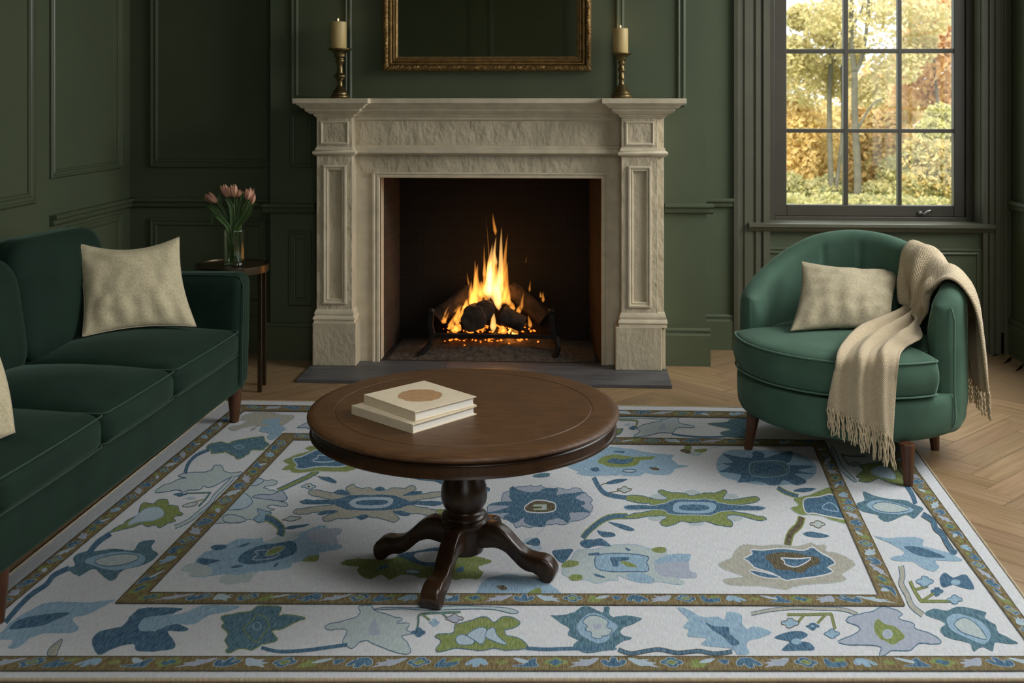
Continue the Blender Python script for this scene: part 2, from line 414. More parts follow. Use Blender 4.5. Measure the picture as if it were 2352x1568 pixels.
# floor: herringbone planks, each its own quad with its own wood tone
def build_floor():
    mb = MB(); tones = []; uvs = []
    w, l = 0.105, 0.525
    g = 0.0008
    k = int(l / w)
    s2 = math.sqrt(0.5)
    x0, x1, y0, y1 = XL - 0.1, XR + 0.1, YREAR - 0.1, 6.2
    # herringbone on a 45 degree lattice
    def addp(ax, ay, L_, W_, horiz):
        pts = [(ax + g, ay + g), (ax + L_ - g, ay + g), (ax + L_ - g, ay + W_ - g), (ax + g, ay + W_ - g)]
        rp = [((p[0] - p[1]) * s2, (p[0] + p[1]) * s2) for p in pts]
        cx = sum(p[0] for p in rp) / 4; cy = sum(p[1] for p in rp) / 4
        if not (x0 - .4 < cx < x1 + .4 and y0 - .4 < cy < y1 + .4): return
        mb.add([(min(max(p[0], x0), x1), min(max(p[1], y0), y1), 0.0) for p in rp], [(0, 1, 2, 3)], 0)
        t = random.uniform(0.86, 1.08); tones.append((t, t * random.uniform(.97, 1.02), t * random.uniform(.94, 1.02), 1))
        ou, ov = random.uniform(0, 20), random.uniform(0, 20)
        q = [(0, 0), (l, 0), (l, w), (0, w)] if horiz else [(0, 0), (0, w), (l, w), (l, 0)]
        uvs.append([(a + ou, b + ov) for a, b in q])
    n = 70
    for i in range(-n, n):
        for j in range(-12, 13):
            ax = i * w + j * l; ay = i * w - j * l
            addp(ax, ay, l, w, True)
            addp(ax, ay + w, w, l, False)
    nq = len(mb.f)
    mb.add([(x0, y0, -0.0015), (x1, y0, -0.0015), (x1, y1, -0.0015), (x0, y1, -0.0015)], [(0, 1, 2, 3)], 1)
    o = mb.build('floor', [M['oak'], M['oak_gap']])
    me = o.data
    ca = me.color_attributes.new('tone', 'FLOAT_COLOR', 'CORNER'); uvl = me.uv_layers.new(name='UVMap')
    for p in me.polygons:
        for q, li in enumerate(p.loop_indices):
            if p.index < nq:
                ca.data[li].color = tones[p.index]; uvl.data[li].uv = uvs[p.index][q]
            else: ca.data[li].color = (1, 1, 1, 1)
    for p in me.polygons:
        if p.normal.z < 0: p.flip()
    return struct(o)
build_floor()
struct(MB().box(XL - .1, XR + .1, YREAR - .1, 6.2, ZC, ZC + .1).build('ceiling', M['ceil']))

# walls -------------------------------------------------------------
struct(MB().box(XL - .15, XL, YREAR - .1, 6.0, -.02, ZC).build('wall_left', M['wall']))
struct(MB().box(XL, BX0 + .02, YL, YL + .15, -.02, ZC).build('wall_alcove', M['wall']))
# window opening in the garden wall
WX0, WX1 = X_at(1766, YR), X_at(2253, YR)
WZ0, WZ1 = Z_at(2000, 512, YR), 2.62
def holed(mb, x0, x1, z0, z1, hx0, hx1, hz0, hz1, ya, yb):
    mb.box(x0, hx0, ya, yb, z0, z1); mb.box(hx1, x1, ya, yb, z0, z1)
    mb.box(hx0, hx1, ya, yb, z0, hz0); mb.box(hx0, hx1, ya, yb, hz1, z1)
    return mb
struct(holed(MB(), BX1 - .02, XR + .15, -.02, ZC, WX0, WX1, WZ0 - .03, WZ1, YR, YR + .22).build('wall_garden', M['wall']))
# chimney breast with the firebox opening
FX0, FX1 = X_at(860, YB), X_at(1395, YB)
FZ1 = Z_at(1126, 400, YB)
mb = MB()
mb.box(BX0, FX0, YB, YL + .1, -.02, ZC); mb.box(FX1, BX1, YB, YR + .1, -.02, ZC); mb.box(FX0, FX1, YB, YL, FZ1, ZC)
struct(mb.build('wall_chimney', M['wall']))
# side wall with its window opening, and the rear wall with an opening added for fill light
mb = MB()
SY0, SY1, SZ0, SZ1 = 2.7, 5.4, 0.75, 2.85
mb.box(XR, XR + .2, YREAR - .1, SY0, -.02, ZC); mb.box(XR, XR + .2, SY1, 6.0, -.02, ZC)
mb.box(XR, XR + .2, SY0, SY1, -.02, SZ0); mb.box(XR, XR + .2, SY0, SY1, SZ1, ZC)
struct(mb.build('wall_right', M['wall']))
RX0, RX1, RZ0, RZ1 = 0.1, 1.9, 0.8, 2.75
struct(holed(MB(), XL - .1, XR + .15, -.02, ZC, RX0, RX1, RZ0, RZ1, YREAR - .2, YREAR).build('wall_rear', M['wall']))

# moulding profiles ---------------------------------------------------
PROF = [(0, 0), (0, .010), (.006, .016), (.012, .016), (.015, .010), (.024, .009), (.030, .013), (.036, .011), (.040, .004), (.040, 0)]
def frame_mesh(mapf, a0, a1, b0, b1, prof=PROF, sc=1.0):
    mb = MB(); rows = []
    for d, h in prof:
        d *= sc; h *= sc
        rows.append([mapf(a0 + d, b0 + d, h), mapf(a1 - d, b0 + d, h), mapf(a1 - d, b1 - d, h), mapf(a0 + d, b1 - d, h)])
    mb.grid(rows, closed_u=True)
    return mb
def on_back(Y): return lambda a, b, h: (a, Y - h, b)
def on_left(X): return lambda a, b, h: (X + h, a, b)
tn = [0]
def trim(mb, mat_=None, name=None):
    if name is None:
        tn[0] += 1; name = 'trim_%d' % tn[0]
    return struct(mb.build(name, mat_ or M['trim']))
def rail(mapf, a0, a1, prof):
    mb = MB()
    mb.grid([[mapf(a, z, h) for z, h in prof] for a in (a0, a1)])
    n = len(prof)
    mb.f.append(tuple(range(n))); mb.m.append(0); mb.f.append(tuple(range(n, 2 * n))[::-1]); mb.m.append(0)
    return mb
def rail_prof(zt): return [(zt, 0), (zt, .030), (zt - .006, .036), (zt - .016, .036), (zt - .020, .028), (zt - .026, .020), (zt - .034, .020), (zt - .038, .024), (zt - .044, .022), (zt - .050, .012), (zt - .054, 0)]
def base_prof(h=.19): return [(h, 0), (h, .012), (h - .008, .018), (h - .016, .018), (h - .020, .012), (h - .028, .014), (h - .036, .022), (0, .022), (0, 0)]
ZR = Z_at(1580, 467, YB)            # chair rail height
# left wall: tall door panel, two panels, rail
def Yl(px): return xp(px, HOR, XL).y
def Zl(px, py): return xp(px, py, XL).z
yA, yB0, yB1 = Yl(76), Yl(113), Yl(276)
trim(frame_mesh(on_left(XL), yA - 1.0, yA, Zl(76, 467), 2.6, sc=1.25))
trim(frame_mesh(on_left(XL), yB0, yB1, Zl(113, 411), 2.6))
trim(frame_mesh(on_left(XL), yB0, yB1, 0.28, Zl(113, 530)))
trim(rail(on_left(XL), yB0, YL, rail_prof(ZR)))
trim(rail(on_left(XL), YREAR, yA - 1.3, rail_prof(ZR)))
struct(rail(on_left(XL), YREAR, YL, base_prof()).build('baseboard_left', M['trim']))
# alcove
ax0 = X_at(345, YL)
trim(frame_mesh(on_back(YL), ax0, BX0 - .015, Z_at(345, 384, YL), 2.6, sc=1.1))
trim(frame_mesh(on_back(YL), ax0, BX0 - .06, 0.28, Z_at(345, 500, YL)))
trim(rail(on_back(YL), XL, BX0, rail_prof(ZR)))
struct(rail(on_back(YL), XL, BX0, base_prof()).build('baseboard_alcove', M['trim']))
# chimney breast
def Xb(px): return X_at(px, YB)
trim(frame_mesh(on_back(YB), Xb(668), Xb(809), 1.33, 2.62, sc=1.0))
trim(frame_mesh(on_back(YB), Xb(1414), Xb(1574), 1.31, 2.62, sc=1.1))
trim(frame_mesh(on_back(YB), Xb(663), Xb(716), 0.28, Z_at(690, 530, YB)))
trim(frame_mesh(on_back(YB), Xb(666), Xb(716), Z_at(690, 385, YB), 1.28, sc=.6))
for a0, a1, c0, c1 in ((BX0, Xb(726), True, False), (Xb(1526), BX1, False, True)):
    zt = ZR - .012 if c0 else ZR
    trim(rail(on_back(YB), a0 - (.034 if c0 else 0), a1 + (.034 if c1 else 0), rail_prof(zt)))
mb = rail(on_back(YB), BX0 - .02, Xb(722), base_prof())
mb2 = rail(on_back(YB), Xb(1528), BX1 + .02, base_prof()); mb.add(mb2.v, mb2.f)
struct(mb.build('baseboard_chimney', M['trim']))
# narrow strip of garden wall beside the window, apron panel below it
cx0 = X_at(1684, YR)
trim(rail(on_back(YR), BX1, cx0, rail_prof(ZR - .005)))
onright = lambda a, b, h: (XR - h, a, b)
trim(rail(onright, YREAR, SY0 - .1, rail_prof(ZR - .005)))
trim(rail(onright, SY1 + .1, YR, rail_prof(ZR - .005)))
struct(rail(onright, YREAR, YR, base_prof()).build('baseboard_right', M['trim']))
mb = rail(on_back(YR), BX1, cx0, base_prof()); mb2 = rail(on_back(YR), cx0, XR, base_prof(.15)); mb.add(mb2.v, mb2.f)
struct(mb.build('baseboard_garden', M['trim']))
trim(frame_mesh(on_back(YR), X_at(1740, YR), X_at(2258, YR), Z_at(1900, 705, YR), Z_at(1900, 568, YR), sc=.9))
# rear wall panels (seen in the mirror)
onr = lambda a, b, h: (a, YREAR + h, b)
for a0, a1 in ((-2.2, -1.25), (-1.05, -0.1)):
    trim(frame_mesh(onr, a0, a1, 0.98, 2.65, sc=1.3))
trim(rail(onr, XL, RX0 - .1, rail_prof(ZR)))

# ------------------------------------------------------------------ window_1
win = struct(thing('window_1', None, None, ((WX0 + WX1) / 2, YR, 0)))
wl = Vector(win.location)
def wchild(mb, name, m, par=None, **k):
    par = par or win
    mb.v = [(x - wl.x, y - wl.y, z - wl.z) for x, y, z in mb.v]
    o = mb.build(name, m, par, **k); o['kind'] = 'structure'; return o
# fluted casings
def casing(x0, x1, z0, z1):
    mb = MB(); w = x1 - x0
    pr = [(0, 0), (0, .028), (.10, .032), (.16, .032), (.18, .022), (.27, .022), (.30, .030), (.50, .030), (.53, .020), (.58, .020), (.61, .030), (.74, .030), (.77, .018), (.80, .018), (.82, .034), (1.0, .034), (1.0, 0)]
    rows = [[(x0 + u * w, YR - h, z) for u, h in pr] for z in (z0, z1)]
    mb.grid(rows)
    n = len(pr); mb.f.append(tuple(range(n))); mb.m.append(0); mb.f.append(tuple(range(n, 2 * n))); mb.m.append(0)
    return mb
wchild(casing(cx0, WX0, 0.0, WZ1 + .12), 'casing', M['casing'])
wchild(casing(X_at(2312, YR), WX1, 0.0, WZ1 + .12), 'casing', M['casing'])
wchild(MB().box(cx0, X_at(2312, YR), YR - .035, YR, WZ1, WZ1 + .14), 'head_casing', M['casing'], bevel=.004)
# reveal lining
RD = .14
mb = MB(); mb.box(WX0 - .004, WX0 + .004, YR - .002, YR + .2, WZ0, WZ1); mb.box(WX1 - .004, WX1 + .004, YR - .002, YR + .2, WZ0, WZ1); mb.box(WX0, WX1, YR - .002, YR + .2, WZ1 - .004, WZ1 + .004)
wchild(mb, 'reveal_lining', M['casing'])
# stool (sill board) with nosing
sx0, sx1 = X_at(1721, YR - .06), X_at(2287, YR - .06)
zs = Z_at(2000, 514, YR - .06)
prs = [(zs, -.2), (zs, .055), (zs - .004, .062), (zs - .020, .062), (zs - .026, .052), (zs - .034, .046), (zs - .046, .036), (zs - .046, -.2)]
mb = MB()
for (x0, x1, y1) in ((sx0, WX0, 0), (WX0, WX1, -.2), (WX1, sx1, 0)):
    p2 = [(z, max(h, y1)) for z, h in prs]
    q = rail(on_back(YR), x0, x1, p2); mb.add(q.v, q.f)
wchild(mb, 'window_sill', M['casing'])
# sash
YS = YR + .115
def Xs(px): return X_at(px, YS)
def Zs(py): return Z_at(2000, py, YS)
ox0, ox1, oz0 = WX0 + .005, WX1 - .004, Zs(509)
gx0, gx1, gz0 = Xs(1807), Xs(2191), Zs(471)
oz1 = WZ1 - .005; gz1 = WZ1 - .06
f0 = (Xs(1778), Xs(2217), Zs(497), WZ1 - .03)
def ring_prism(mb, o, i, ya, yb):
    (a0, a1, b0, b1), (c0, c1, d0, d1) = o, i
    mb.box(a0, c0, ya, yb, b0, b1); mb.box(c1, a1, ya, yb, b0, b1); mb.box(c0, c1, ya, yb, b0, d0); mb.box(c0, c1, ya, yb, d1, b1)
mb = MB(); ring_prism(mb, (ox0, ox1, oz0, oz1), f0, YS - .018, YS + .09)
wchild(mb, 'window_frame', M['sash'], bevel=.003)
mb = MB(); ring_prism(mb, f0, (gx0, gx1, gz0, gz1), YS, YS + .045)
sash = wchild(mb, 'sash', M['sash'], bevel=.004)
mb = MB()
bead = .006
for a, b in ((1938, 1949), (2063, 2072)):
    mb.box(Xs(a), Xs(b), YS + .005, YS + .04, gz0, gz1)
for a, b in ((122, 112), (305, 296)):
    mb.box(gx0, gx1, YS + .006, YS + .039, Zs(a), Zs(b))
dz = Zs(112) - Zs(296)
for k in (1, 2):
    mb.box(gx0, gx1, YS + .006, YS + .039, Zs(122) + dz * k, Zs(112) + dz * k)
wchild(mb, 'glazing_bars', M['sash'], bevel=.002)
# glazing stops pale edge (lead putty line) then the panes
wchild(MB().box(gx0 - .002, gx1 + .002, YS + .022, YS + .025, gz0 - .002, gz1 + .002), 'window_pane', M['pane'])
# latch
lx, lz = Xs(2113), Zs(489)
mb = MB(); mb.lathe([(.0, 0), (.016, 0), (.018, .006), (.014, .014), (.0, .017)], 24, (0, 0, 0), cap=False)
mb.v = [(lx + x, YS - z, lz + y * .75) for x, y, z in mb.v]
mb.tube([(lx, YS - .012, lz), (lx + .018, YS - .022, lz - .002), (lx + .03, YS - .026, lz + .012), (lx + .046, YS - .024, lz + .018), (lx + .06, YS - .022, lz + .010)], lambda t: .0065 - .002 * t, 10)
wchild(mb, 'window_latch', M['chrome'], smooth=True)
# side window beside the camera and the added rear one behind it: frames with bars
def plain_window(n, axis, pos, a0, a1, z0, z1, depth):
    w = struct(thing('window_%d' % n, None, None, (pos, (a0 + a1) / 2, 0) if axis == 'x' else ((a0 + a1) / 2, pos, 0)))
    def bx(mb, p0, p1, q0, q1, t0, t1):
        if axis == 'x': mb.box(t0 , t1, p0 - (a0 + a1) / 2, p1 - (a0 + a1) / 2, q0, q1)
        else: mb.box(p0 - (a0 + a1) / 2, p1 - (a0 + a1) / 2, t0, t1, q0, q1)
    mb = MB(); t = .05
    bx(mb, a0, a0 + t, z0, z1, 0, depth); bx(mb, a1 - t, a1, z0, z1, 0, depth); bx(mb, a0, a1, z0, z0 + t, 0, depth); bx(mb, a0, a1, z1 - t, z1, 0, depth)
    for k in (1, 2, 3):
        x = a0 + (a1 - a0) * k / 4; bx(mb, x - .01, x + .01, z0, z1, depth * .4, depth * .6)
    for k in (1, 2, 3):
        z = z0 + (z1 - z0) * k / 4; bx(mb, a0, a1, z - .01, z + .01, depth * .4, depth * .6)
    o = mb.build('window_frame', M['sash'], w); o['kind'] = 'structure'
plain_window(2, 'x', XR + .06, SY0, SY1, SZ0, SZ1, .08)
plain_window(3, 'y', YREAR - .14, RX0, RX1, RZ0, RZ1, .08)  # unseen window added to let the rear fill light in
# ================================================================== GARDEN beyond the window
def leaf_mat(name, c, var):
    m = bpy.data.materials.new(name); m.use_nodes = True
    N, L = m.node_tree.nodes, m.node_tree.links; N.clear()
    o = N.new('ShaderNodeOutputMaterial'); d = N.new('ShaderNodeBsdfDiffuse'); t = N.new('ShaderNodeBsdfTranslucent'); x = N.new('ShaderNodeMixShader')
    x.inputs[0].default_value = 0.5
    at = N.new('ShaderNodeAttribute'); at.attribute_name = 'tone'
    for s in (d, t): L.new(at.outputs['Color'], s.inputs['Color'])
    L.new(d.outputs[0], x.inputs[1]); L.new(t.outputs[0], x.inputs[2]); L.new(x.outputs[0], o.inputs['Surface']); return m
M['leaves'] = leaf_mat('autumn_leaves', None, 0)
M['trunk'] = mat('grey_tree_bark', (0.115, 0.108, 0.082), 0.9, var=0.3, vscale=6, bump=0.4, bscale=12)
M['lawn'] = mat('meadow_grass', (0.30, 0.34, 0.15), 0.9, var=0.25, vscale=2.5)
GZ = -0.42
struct(MB().quad((-30, 6.3, GZ), (60, 6.3, GZ), (60, 70, GZ), (-30, 70, GZ)).build('ground', M['lawn']))
rg = random.Random(11)
def foliage(name, clumps, cols, size, parent, per):
    """leaf cards: each clump = (centre, radii); returns one mesh"""
    vs, fs, cl = [], [], []
    for c, rad in clumps:
        for _ in range(per):
            while True:
                p = Vector((rg.uniform(-1, 1), rg.uniform(-1, 1), rg.uniform(-1, 1)))
                if p.length < 1: break
            p = Vector((p.x * rad[0], p.y * rad[1], p.z * rad[2])) + Vector(c)
            if p.z < GZ: continue
            u = Vector((rg.uniform(-1, 1), rg.uniform(-1, 1), rg.uniform(-1, 1))).normalized()
            v = u.cross(Vector((rg.uniform(-1, 1), rg.uniform(-1, 1), rg.uniform(-1, 1)))).normalized()
            s = size * rg.uniform(.6, 1.4)
            o = len(vs)
            w = u.cross(v) * s * .18
            vs += [p - u * s, p - v * s * .55 + w, p + u * s, p + v * s * .55 + w]
            fs.append((o, o + 1, o + 2, o + 3))
            a, b = rg.choice(cols), rg.choice(cols); t = rg.random() * .5; k = rg.uniform(.85, 1.15)
            cl.append(tuple((a[q] * (1 - t) + b[q] * t) * k for q in range(3)) + (1,))
    me = bpy.data.meshes.new(name); me.from_pydata([tuple(p) for p in vs], [], fs); me.materials.append(M['leaves'])
    ca = me.color_attributes.new('tone', 'FLOAT_COLOR', 'CORNER')
    for p in me.polygons:
        for li in p.loop_indices: ca.data[li].color = cl[p.index]
    o = bpy.data.objects.new(name, me); COL.objects.link(o); o.parent = parent
    return o
GOLD = [(.80, .62, .26), (.78, .64, .32), (.84, .70, .38), (.74, .54, .24)]
ORNG = [(.84, .58, .30), (.80, .56, .32), (.86, .65, .40), (.76, .52, .27)]
OLIV = [(.60, .54, .27), (.66, .60, .32), (.54, .50, .25), (.68, .60, .33)]
YGRN = [(0.62, 0.58, 0.25), (0.56, 0.56, 0.27), (0.66, 0.62, 0.37)]
PALE = [(.74, .66, .40), (.70, .62, .35), (.72, .64, .36), (.66, .60, .34)]  # leaf colours paled to put the distance haze into them
GREN = [(0.34, 0.37, 0.21), (0.42, 0.44, 0.25), (0.38, 0.37, 0.21)]
def clump_px(px, py, d, rx, rz, ry=None):
    c = dp(px, py, d); s = d / FPX
    return (c, (rx * s, (ry or rx) * s, rz * s))
def limb(mb, pts, d, r0, r1):
    P = [dp(x, y, d) for x, y in pts]
    P = [Vector(p) for p in crv([tuple(p) for p in P], 4, closed=False)]
    s = d / FPX
    mb.tube(P, lambda t: (r0 + (r1 - r0) * t) * s, 8)
def tree(name, label, cat, clumps, cols, size, per, limbs=None, d=17, group=None, base=None, depth_of=None):
    cs = [clump_px(*c) for c in clumps]
    b = base or cs[0][0]
    t = thing(name, label, cat, (b[0], b[1], GZ), group=group)
    loc = Vector(t.location)
    f = foliage('foliage', [(Vector(c) - loc, r) for c, r in cs], cols, size, t, per)
    if limbs:
        mb = MB()
        for pts, r0, r1 in limbs: limb(mb, pts, d, r0, r1)
        mb.v = [tuple(Vector(p) - loc) for p in mb.v]
        mb.build('trunk', M['trunk'], t, smooth=True)
    return t
gb = lambda px, d: (fl(px, 226 + 1.77 * FPX / d, GZ))
tree('forked_tree', 'grey forked tree with sparse pale leaves standing at the middle of the window view', 'tree',
     [(1990, 60, 17, 90, 70), (2060, 150, 17.4, 60, 50), (1900, 30, 17.2, 60, 50), (2130, 40, 17.3, 60, 45), (2000, 210, 17.5, 40, 40), (2050, 20, 17.2, 70, 40), (2110, 110, 17.6, 45, 40), (1955, 120, 17.4, 35, 40)], PALE, .05, 520,
     [([(1969, 478), (1970, 400), (1966, 320), (1963, 240), (1963, 165)], 9, 7), ([(1963, 168), (1957, 110), (1955, 40), (1961, -60)], 6.5, 4.5), ([(1964, 170), (1980, 130), (1990, 70), (1996, -10), (1990, -70)], 5, 3),
      ([(1968, 300), (1990, 260), (2010, 235), (2030, 225)], 3.5, 1.5), ([(1957, 60), (1975, 30), (1990, -10)], 3, 1.5), ([(1982, 125), (2010, 100), (2040, 110)], 2, .8)], d=17, base=gb(1969, 17))
tree('twin_trunk_tree', 'grey tree with two thin trunks beyond the first column of panes', 'tree',
     [(1870, 110, 18.4, 80, 60), (1850, 190, 18.6, 70, 55), (1905, 60, 18.2, 50, 50), (1920, 170, 18.5, 40, 60), (1835, 40, 18.3, 30, 30), (1830, 130, 18.3, 40, 50)], OLIV + PALE, .055, 560,
     [([(1911, 472), (1908, 400), (1906, 320), (1905, 230), (1909, 130), (1914, 40), (1916, -60)], 7, 4.5), ([(1916, 450), (1926, 390), (1934, 320), (1936, 260), (1934, 150), (1922, 60), (1925, -40)], 5, 3.5), ([(1914, 60), (1905, 20), (1890, -20)], 2.5, 1.5)], d=18.2, base=gb(1911, 18.2))
tree('golden_tree', 'golden leaved low tree beyond the lower panes of the window', 'tree',
     [(1840, 290, 19, 60, 55), (1870, 330, 19.4, 60, 60), (1830, 370, 19, 50, 60), (1890, 390, 19.6, 50, 45), (1820, 250, 19.3, 40, 35), (1740, 330, 19.4, 70, 80), (1660, 360, 19.8, 70, 80), (1600, 330, 20, 70, 90), (1730, 430, 19.2, 80, 40)], GOLD, .06, 800, base=gb(1850, 19))
tree('orange_tree', 'tall orange brown tree filling the upper panes nearest the outer casing', 'tree',
     [(2130, 70, 18.5, 70, 60), (2160, 150, 18.4, 60, 60), (2110, 210, 18.8, 60, 50), (2170, 220, 18.6, 50, 50), (2150, 0, 18.4, 70, 50), (2090, 150, 19, 50, 50), (2180, 80, 18.3, 40, 70)], ORNG, .06, 700,
     [([(2165, 440), (2160, 320), (2150, 200), (2140, 80), (2125, -30)], 4, 2), ([(2215, 125), (2180, 105), (2140, 85), (2105, 65)], 2.2, 1)], d=18.2, base=gb(2165, 18.2))
tree('brown_thicket', 'tan brown thicket behind the forked tree trunk', 'shrub',
     [(2020, 300, 20, 60, 50), (2050, 350, 20, 60, 55), (2000, 380, 20.2, 60, 50), (2060, 260, 20.3, 50, 40), (2040, 410, 20, 50, 40), (1990, 260, 20.3, 40, 50), (1955, 330, 20.4, 40, 60), (1950, 410, 20.3, 40, 50)], ORNG + OLIV + GOLD, .06, 750, base=gb(2030, 20))
tree('yellow_green_bush', 'bright yellow green rounded bush behind the bottom corner pane', 'shrub',
     [(2160, 270, 15.4, 36, 32), (2140, 300, 15.2, 34, 30), (2180, 310, 15.3, 40, 34), (2165, 370, 15.4, 40, 50), (2165, 450, 15.5, 40, 60)], YGRN, .045, 900, base=gb(2155, 15.3))
tree('amber_bush', 'dark green and amber bush low in the bottom corner pane', 'shrub',
     [(2110, 360, 14.6, 46, 46), (2160, 370, 14.4, 52, 50), (2130, 420, 14.4, 60, 40), (2180, 430, 14.5, 50, 36)], GREN + GOLD + OLIV, .04, 1300, base=gb(2140, 14.5))
tree('leafy_shrub', 'yellow and green leafy shrub between the two grey trunks', 'shrub',
     [(2060, 400, 18.6, 46, 46), (2020, 440, 18.4, 50, 26), (1860, 440, 18.2, 46, 26), (1900, 430, 18.4, 36, 30), (1820, 430, 18.2, 30, 34)], YGRN + OLIV + GREN, .05, 750, base=gb(2000, 18.4))
for i, (p0, lab, cols) in enumerate((((1470, 1960), 'hazy pale gold woodland edge far behind the trunks', PALE + GOLD), ((1960, 2480), 'hazy tan woodland edge far behind the orange tree', PALE + ORNG))):
    tree('far_tree', lab, 'tree', [(rg.uniform(*p0), rg.uniform(120, 420), rg.uniform(26, 31), rg.uniform(50, 80), rg.uniform(40, 70)) for _ in range(38)], cols, .10, 380, base=gb((p0[0] + p0[1]) / 2, 28))
# meadow tufts along the wood's edge
cl = [clump_px(rg.uniform(1770, 2230), rg.uniform(452, 492), rg.uniform(12.5, 18), 22, 9, 30) for _ in range(70)]
go = foliage('meadow_grass', cl, GREN + OLIV + YGRN, .035, None, 90)
tag(go, 'long pale green meadow grass at the foot of the trees', 'grass', kind='stuff')
# ================================================================== RUG (flat woven motifs laid into one mesh)
def rug_mat(name, base, thread, amt):
    m = bpy.data.materials.new(name); m.use_nodes = True
    N, L = m.node_tree.nodes, m.node_tree.links; b = N['Principled BSDF']; b.inputs['Roughness'].default_value = .95
    b.inputs['Specular IOR Level'].default_value = .1
    tc = N.new('ShaderNodeTexCoord'); mp = N.new('ShaderNodeMapping'); mp.inputs['Scale'].default_value = (330, 34, 1)
    mp.inputs['Rotation'].default_value = (0, 0, .02)
    n = N.new('ShaderNodeTexNoise'); n.inputs['Scale'].default_value = 1.0; n.inputs['Detail'].default_value = 2
    L.new(tc.outputs['Object'], mp.inputs[0]); L.new(mp.outputs[0], n.inputs['Vector'])
    mp2 = N.new('ShaderNodeMapping'); mp2.inputs['Scale'].default_value = (40, 420, 1)
    n2 = N.new('ShaderNodeTexNoise'); n2.inputs['Scale'].default_value = 1.0; n2.inputs['Detail'].default_value = 1
    L.new(tc.outputs['Object'], mp2.inputs[0]); L.new(mp2.outputs[0], n2.inputs['Vector'])
    r = N.new('ShaderNodeValToRGB'); r.color_ramp.elements[0].position = .36; r.color_ramp.elements[1].position = .66
    lo = tuple(c * (1 - amt * .55) for c in base)
    r.color_ramp.elements[0].color = (*lo, 1); r.color_ramp.elements[1].color = (*tuple(c * (1 - amt) + t * amt for c, t in zip(base, thread)), 1)
    L.new(n.outputs['Fac'], r.inputs['Fac'])
    mx = N.new('ShaderNodeMix'); mx.data_type = 'RGBA'; mx.blend_type = 'MULTIPLY'; mx.inputs[0].default_value = .22
    L.new(r.outputs[0], mx.inputs[6]); L.new(n2.outputs['Color'], mx.inputs[7])
    L.new(mx.outputs[2], b.inputs['Base Color'])
    bp = N.new('ShaderNodeBump'); bp.inputs['Strength'].default_value = .3; bp.inputs['Distance'].default_value = .0015
    L.new(n.outputs['Fac'], bp.inputs['Height']); L.new(bp.outputs[0], b.inputs['Normal'])
    return m
RC_ = {'cream': ((.62, .645, .675), (.71, .73, .75), .25), 'navy': ((.052, .120, .205), (.22, .37, .47), .42), 'teal': ((.070, .150, .205), (.26, .42, .48), .42), 'sky': ((.27, .42, .56), (.42, .56, .64), .40),
       'pale': ((.44, .525, .535), (.55, .61, .61), .3), 'ice': ((.40, .51, .60), (.55, .64, .68), .3), 'green': ((.205, .265, .085), (.36, .40, .20), .42), 'taupe': ((.40, .40, .345), (.52, .51, .45), .35),
       'brown': ((.165, .128, .062), (.40, .34, .19), .45), 'dark': ((.085, .070, .045), (.30, .27, .18), .42), 'lav': ((.37, .42, .51), (.47, .52, .58), .25), 'bind': ((.50, .42, .29), (.62, .54, .40), .4)}
RN = list(RC_); RMAT = [rug_mat('rug_yarn_' + k, *RC_[k]) for k in RN]
rug = MB(); RZ = .0062
ZM = {'A': (0, 920, 2.42), 'B': (600, 1250, 3.36), 'C': (1250, 1250, 3.618), 'D': (1700, 1000, 2.761), 'E': (1250, 920, 3.267), 'F': (640, 820, 2.613), 'G': (360, 960, 5.6), 'H': (600, 1080, 4.9),
      'I': (480, 900, 7.84), 'J': (400, 1180, 5.6), 'K': (1080, 1080, 7.128), 'P': (0, 0, 1.0)}
def Zm(z, pts): ox, oy, s = ZM[z]; return [(ox + x / s, oy + y / s) for x, y in pts]
SEQN = [0]
def lay(px, col, layer):
    SEQN[0] += 1
    z = RZ + (layer + SEQN[0] * .014) * .00016
    rug.add([fl(x, y, z) for x, y in px], [tuple(range(len(px)))], RN.index(col))
def ribbon_px(pts, w, col, layer, closed=False, taper=False):
    """stroke of width w (photo px across the rug's foreshortening handled by laying it on the floor)"""
    SEQN[0] += 1
    z = RZ + (layer + SEQN[0] * .014) * .00016
    n = len(pts); Ls, Rs = [], []
    for i in range(n):
        a, b = (pts[i - 1], pts[(i + 1) % n]) if closed else (pts[max(i - 1, 0)], pts[min(i + 1, n - 1)])
        dx, dy = b[0] - a[0], b[1] - a[1]; d = math.hypot(dx, dy) or 1.0
        nx, ny = -dy / d * w * .5, dx / d * w * .5
        Ls.append(fl(pts[i][0] - nx, pts[i][1] - ny, z)); Rs.append(fl(pts[i][0] + nx, pts[i][1] + ny, z))
    base = len(rug.v); rug.v += [tuple(p) for p in Ls + Rs]
    for i in range(n if closed else n - 1):
        j = (i + 1) % n; rug.f.append((base + i, base + j, base + n + j, base + n + i)); rug.m.append(RN.index(col))
def S(z, col, pts, layer=1, out=None, ow=1.5, n=3):
    ow = ow * 1.5
    px = crv(Zm(z, pts), n)
    if len(pts) > 16: px = [(x + 2.4 * mnoise.noise((x * .13, y * .16, 1)) + 1.2 * mnoise.noise((x * .33, y * .33, 4)), y + 1.9 * mnoise.noise((x * .13, y * .16, 9)) + .9 * mnoise.noise((x * .33, y * .33, 7))) for x, y in px]
    lay(px, col, layer)
    if out: ribbon_px(px, ow, out, layer + .5, closed=True)
def R(z, col, pts, w, layer=1, out=None, ow=2.5, n=5):
    s = ZM[z][2]
    px = crv(Zm(z, pts), n, closed=False); w = w / s
    if out: ribbon_px(px, w + 2.4 * ow, out, layer)
    ribbon_px(px, w, col, layer + .5)
def OUTL(z, col, pts, w=1.5, layer=4, n=3): ribbon_px(crv(Zm(z, pts), n), w * 1.5, col, layer, closed=True)
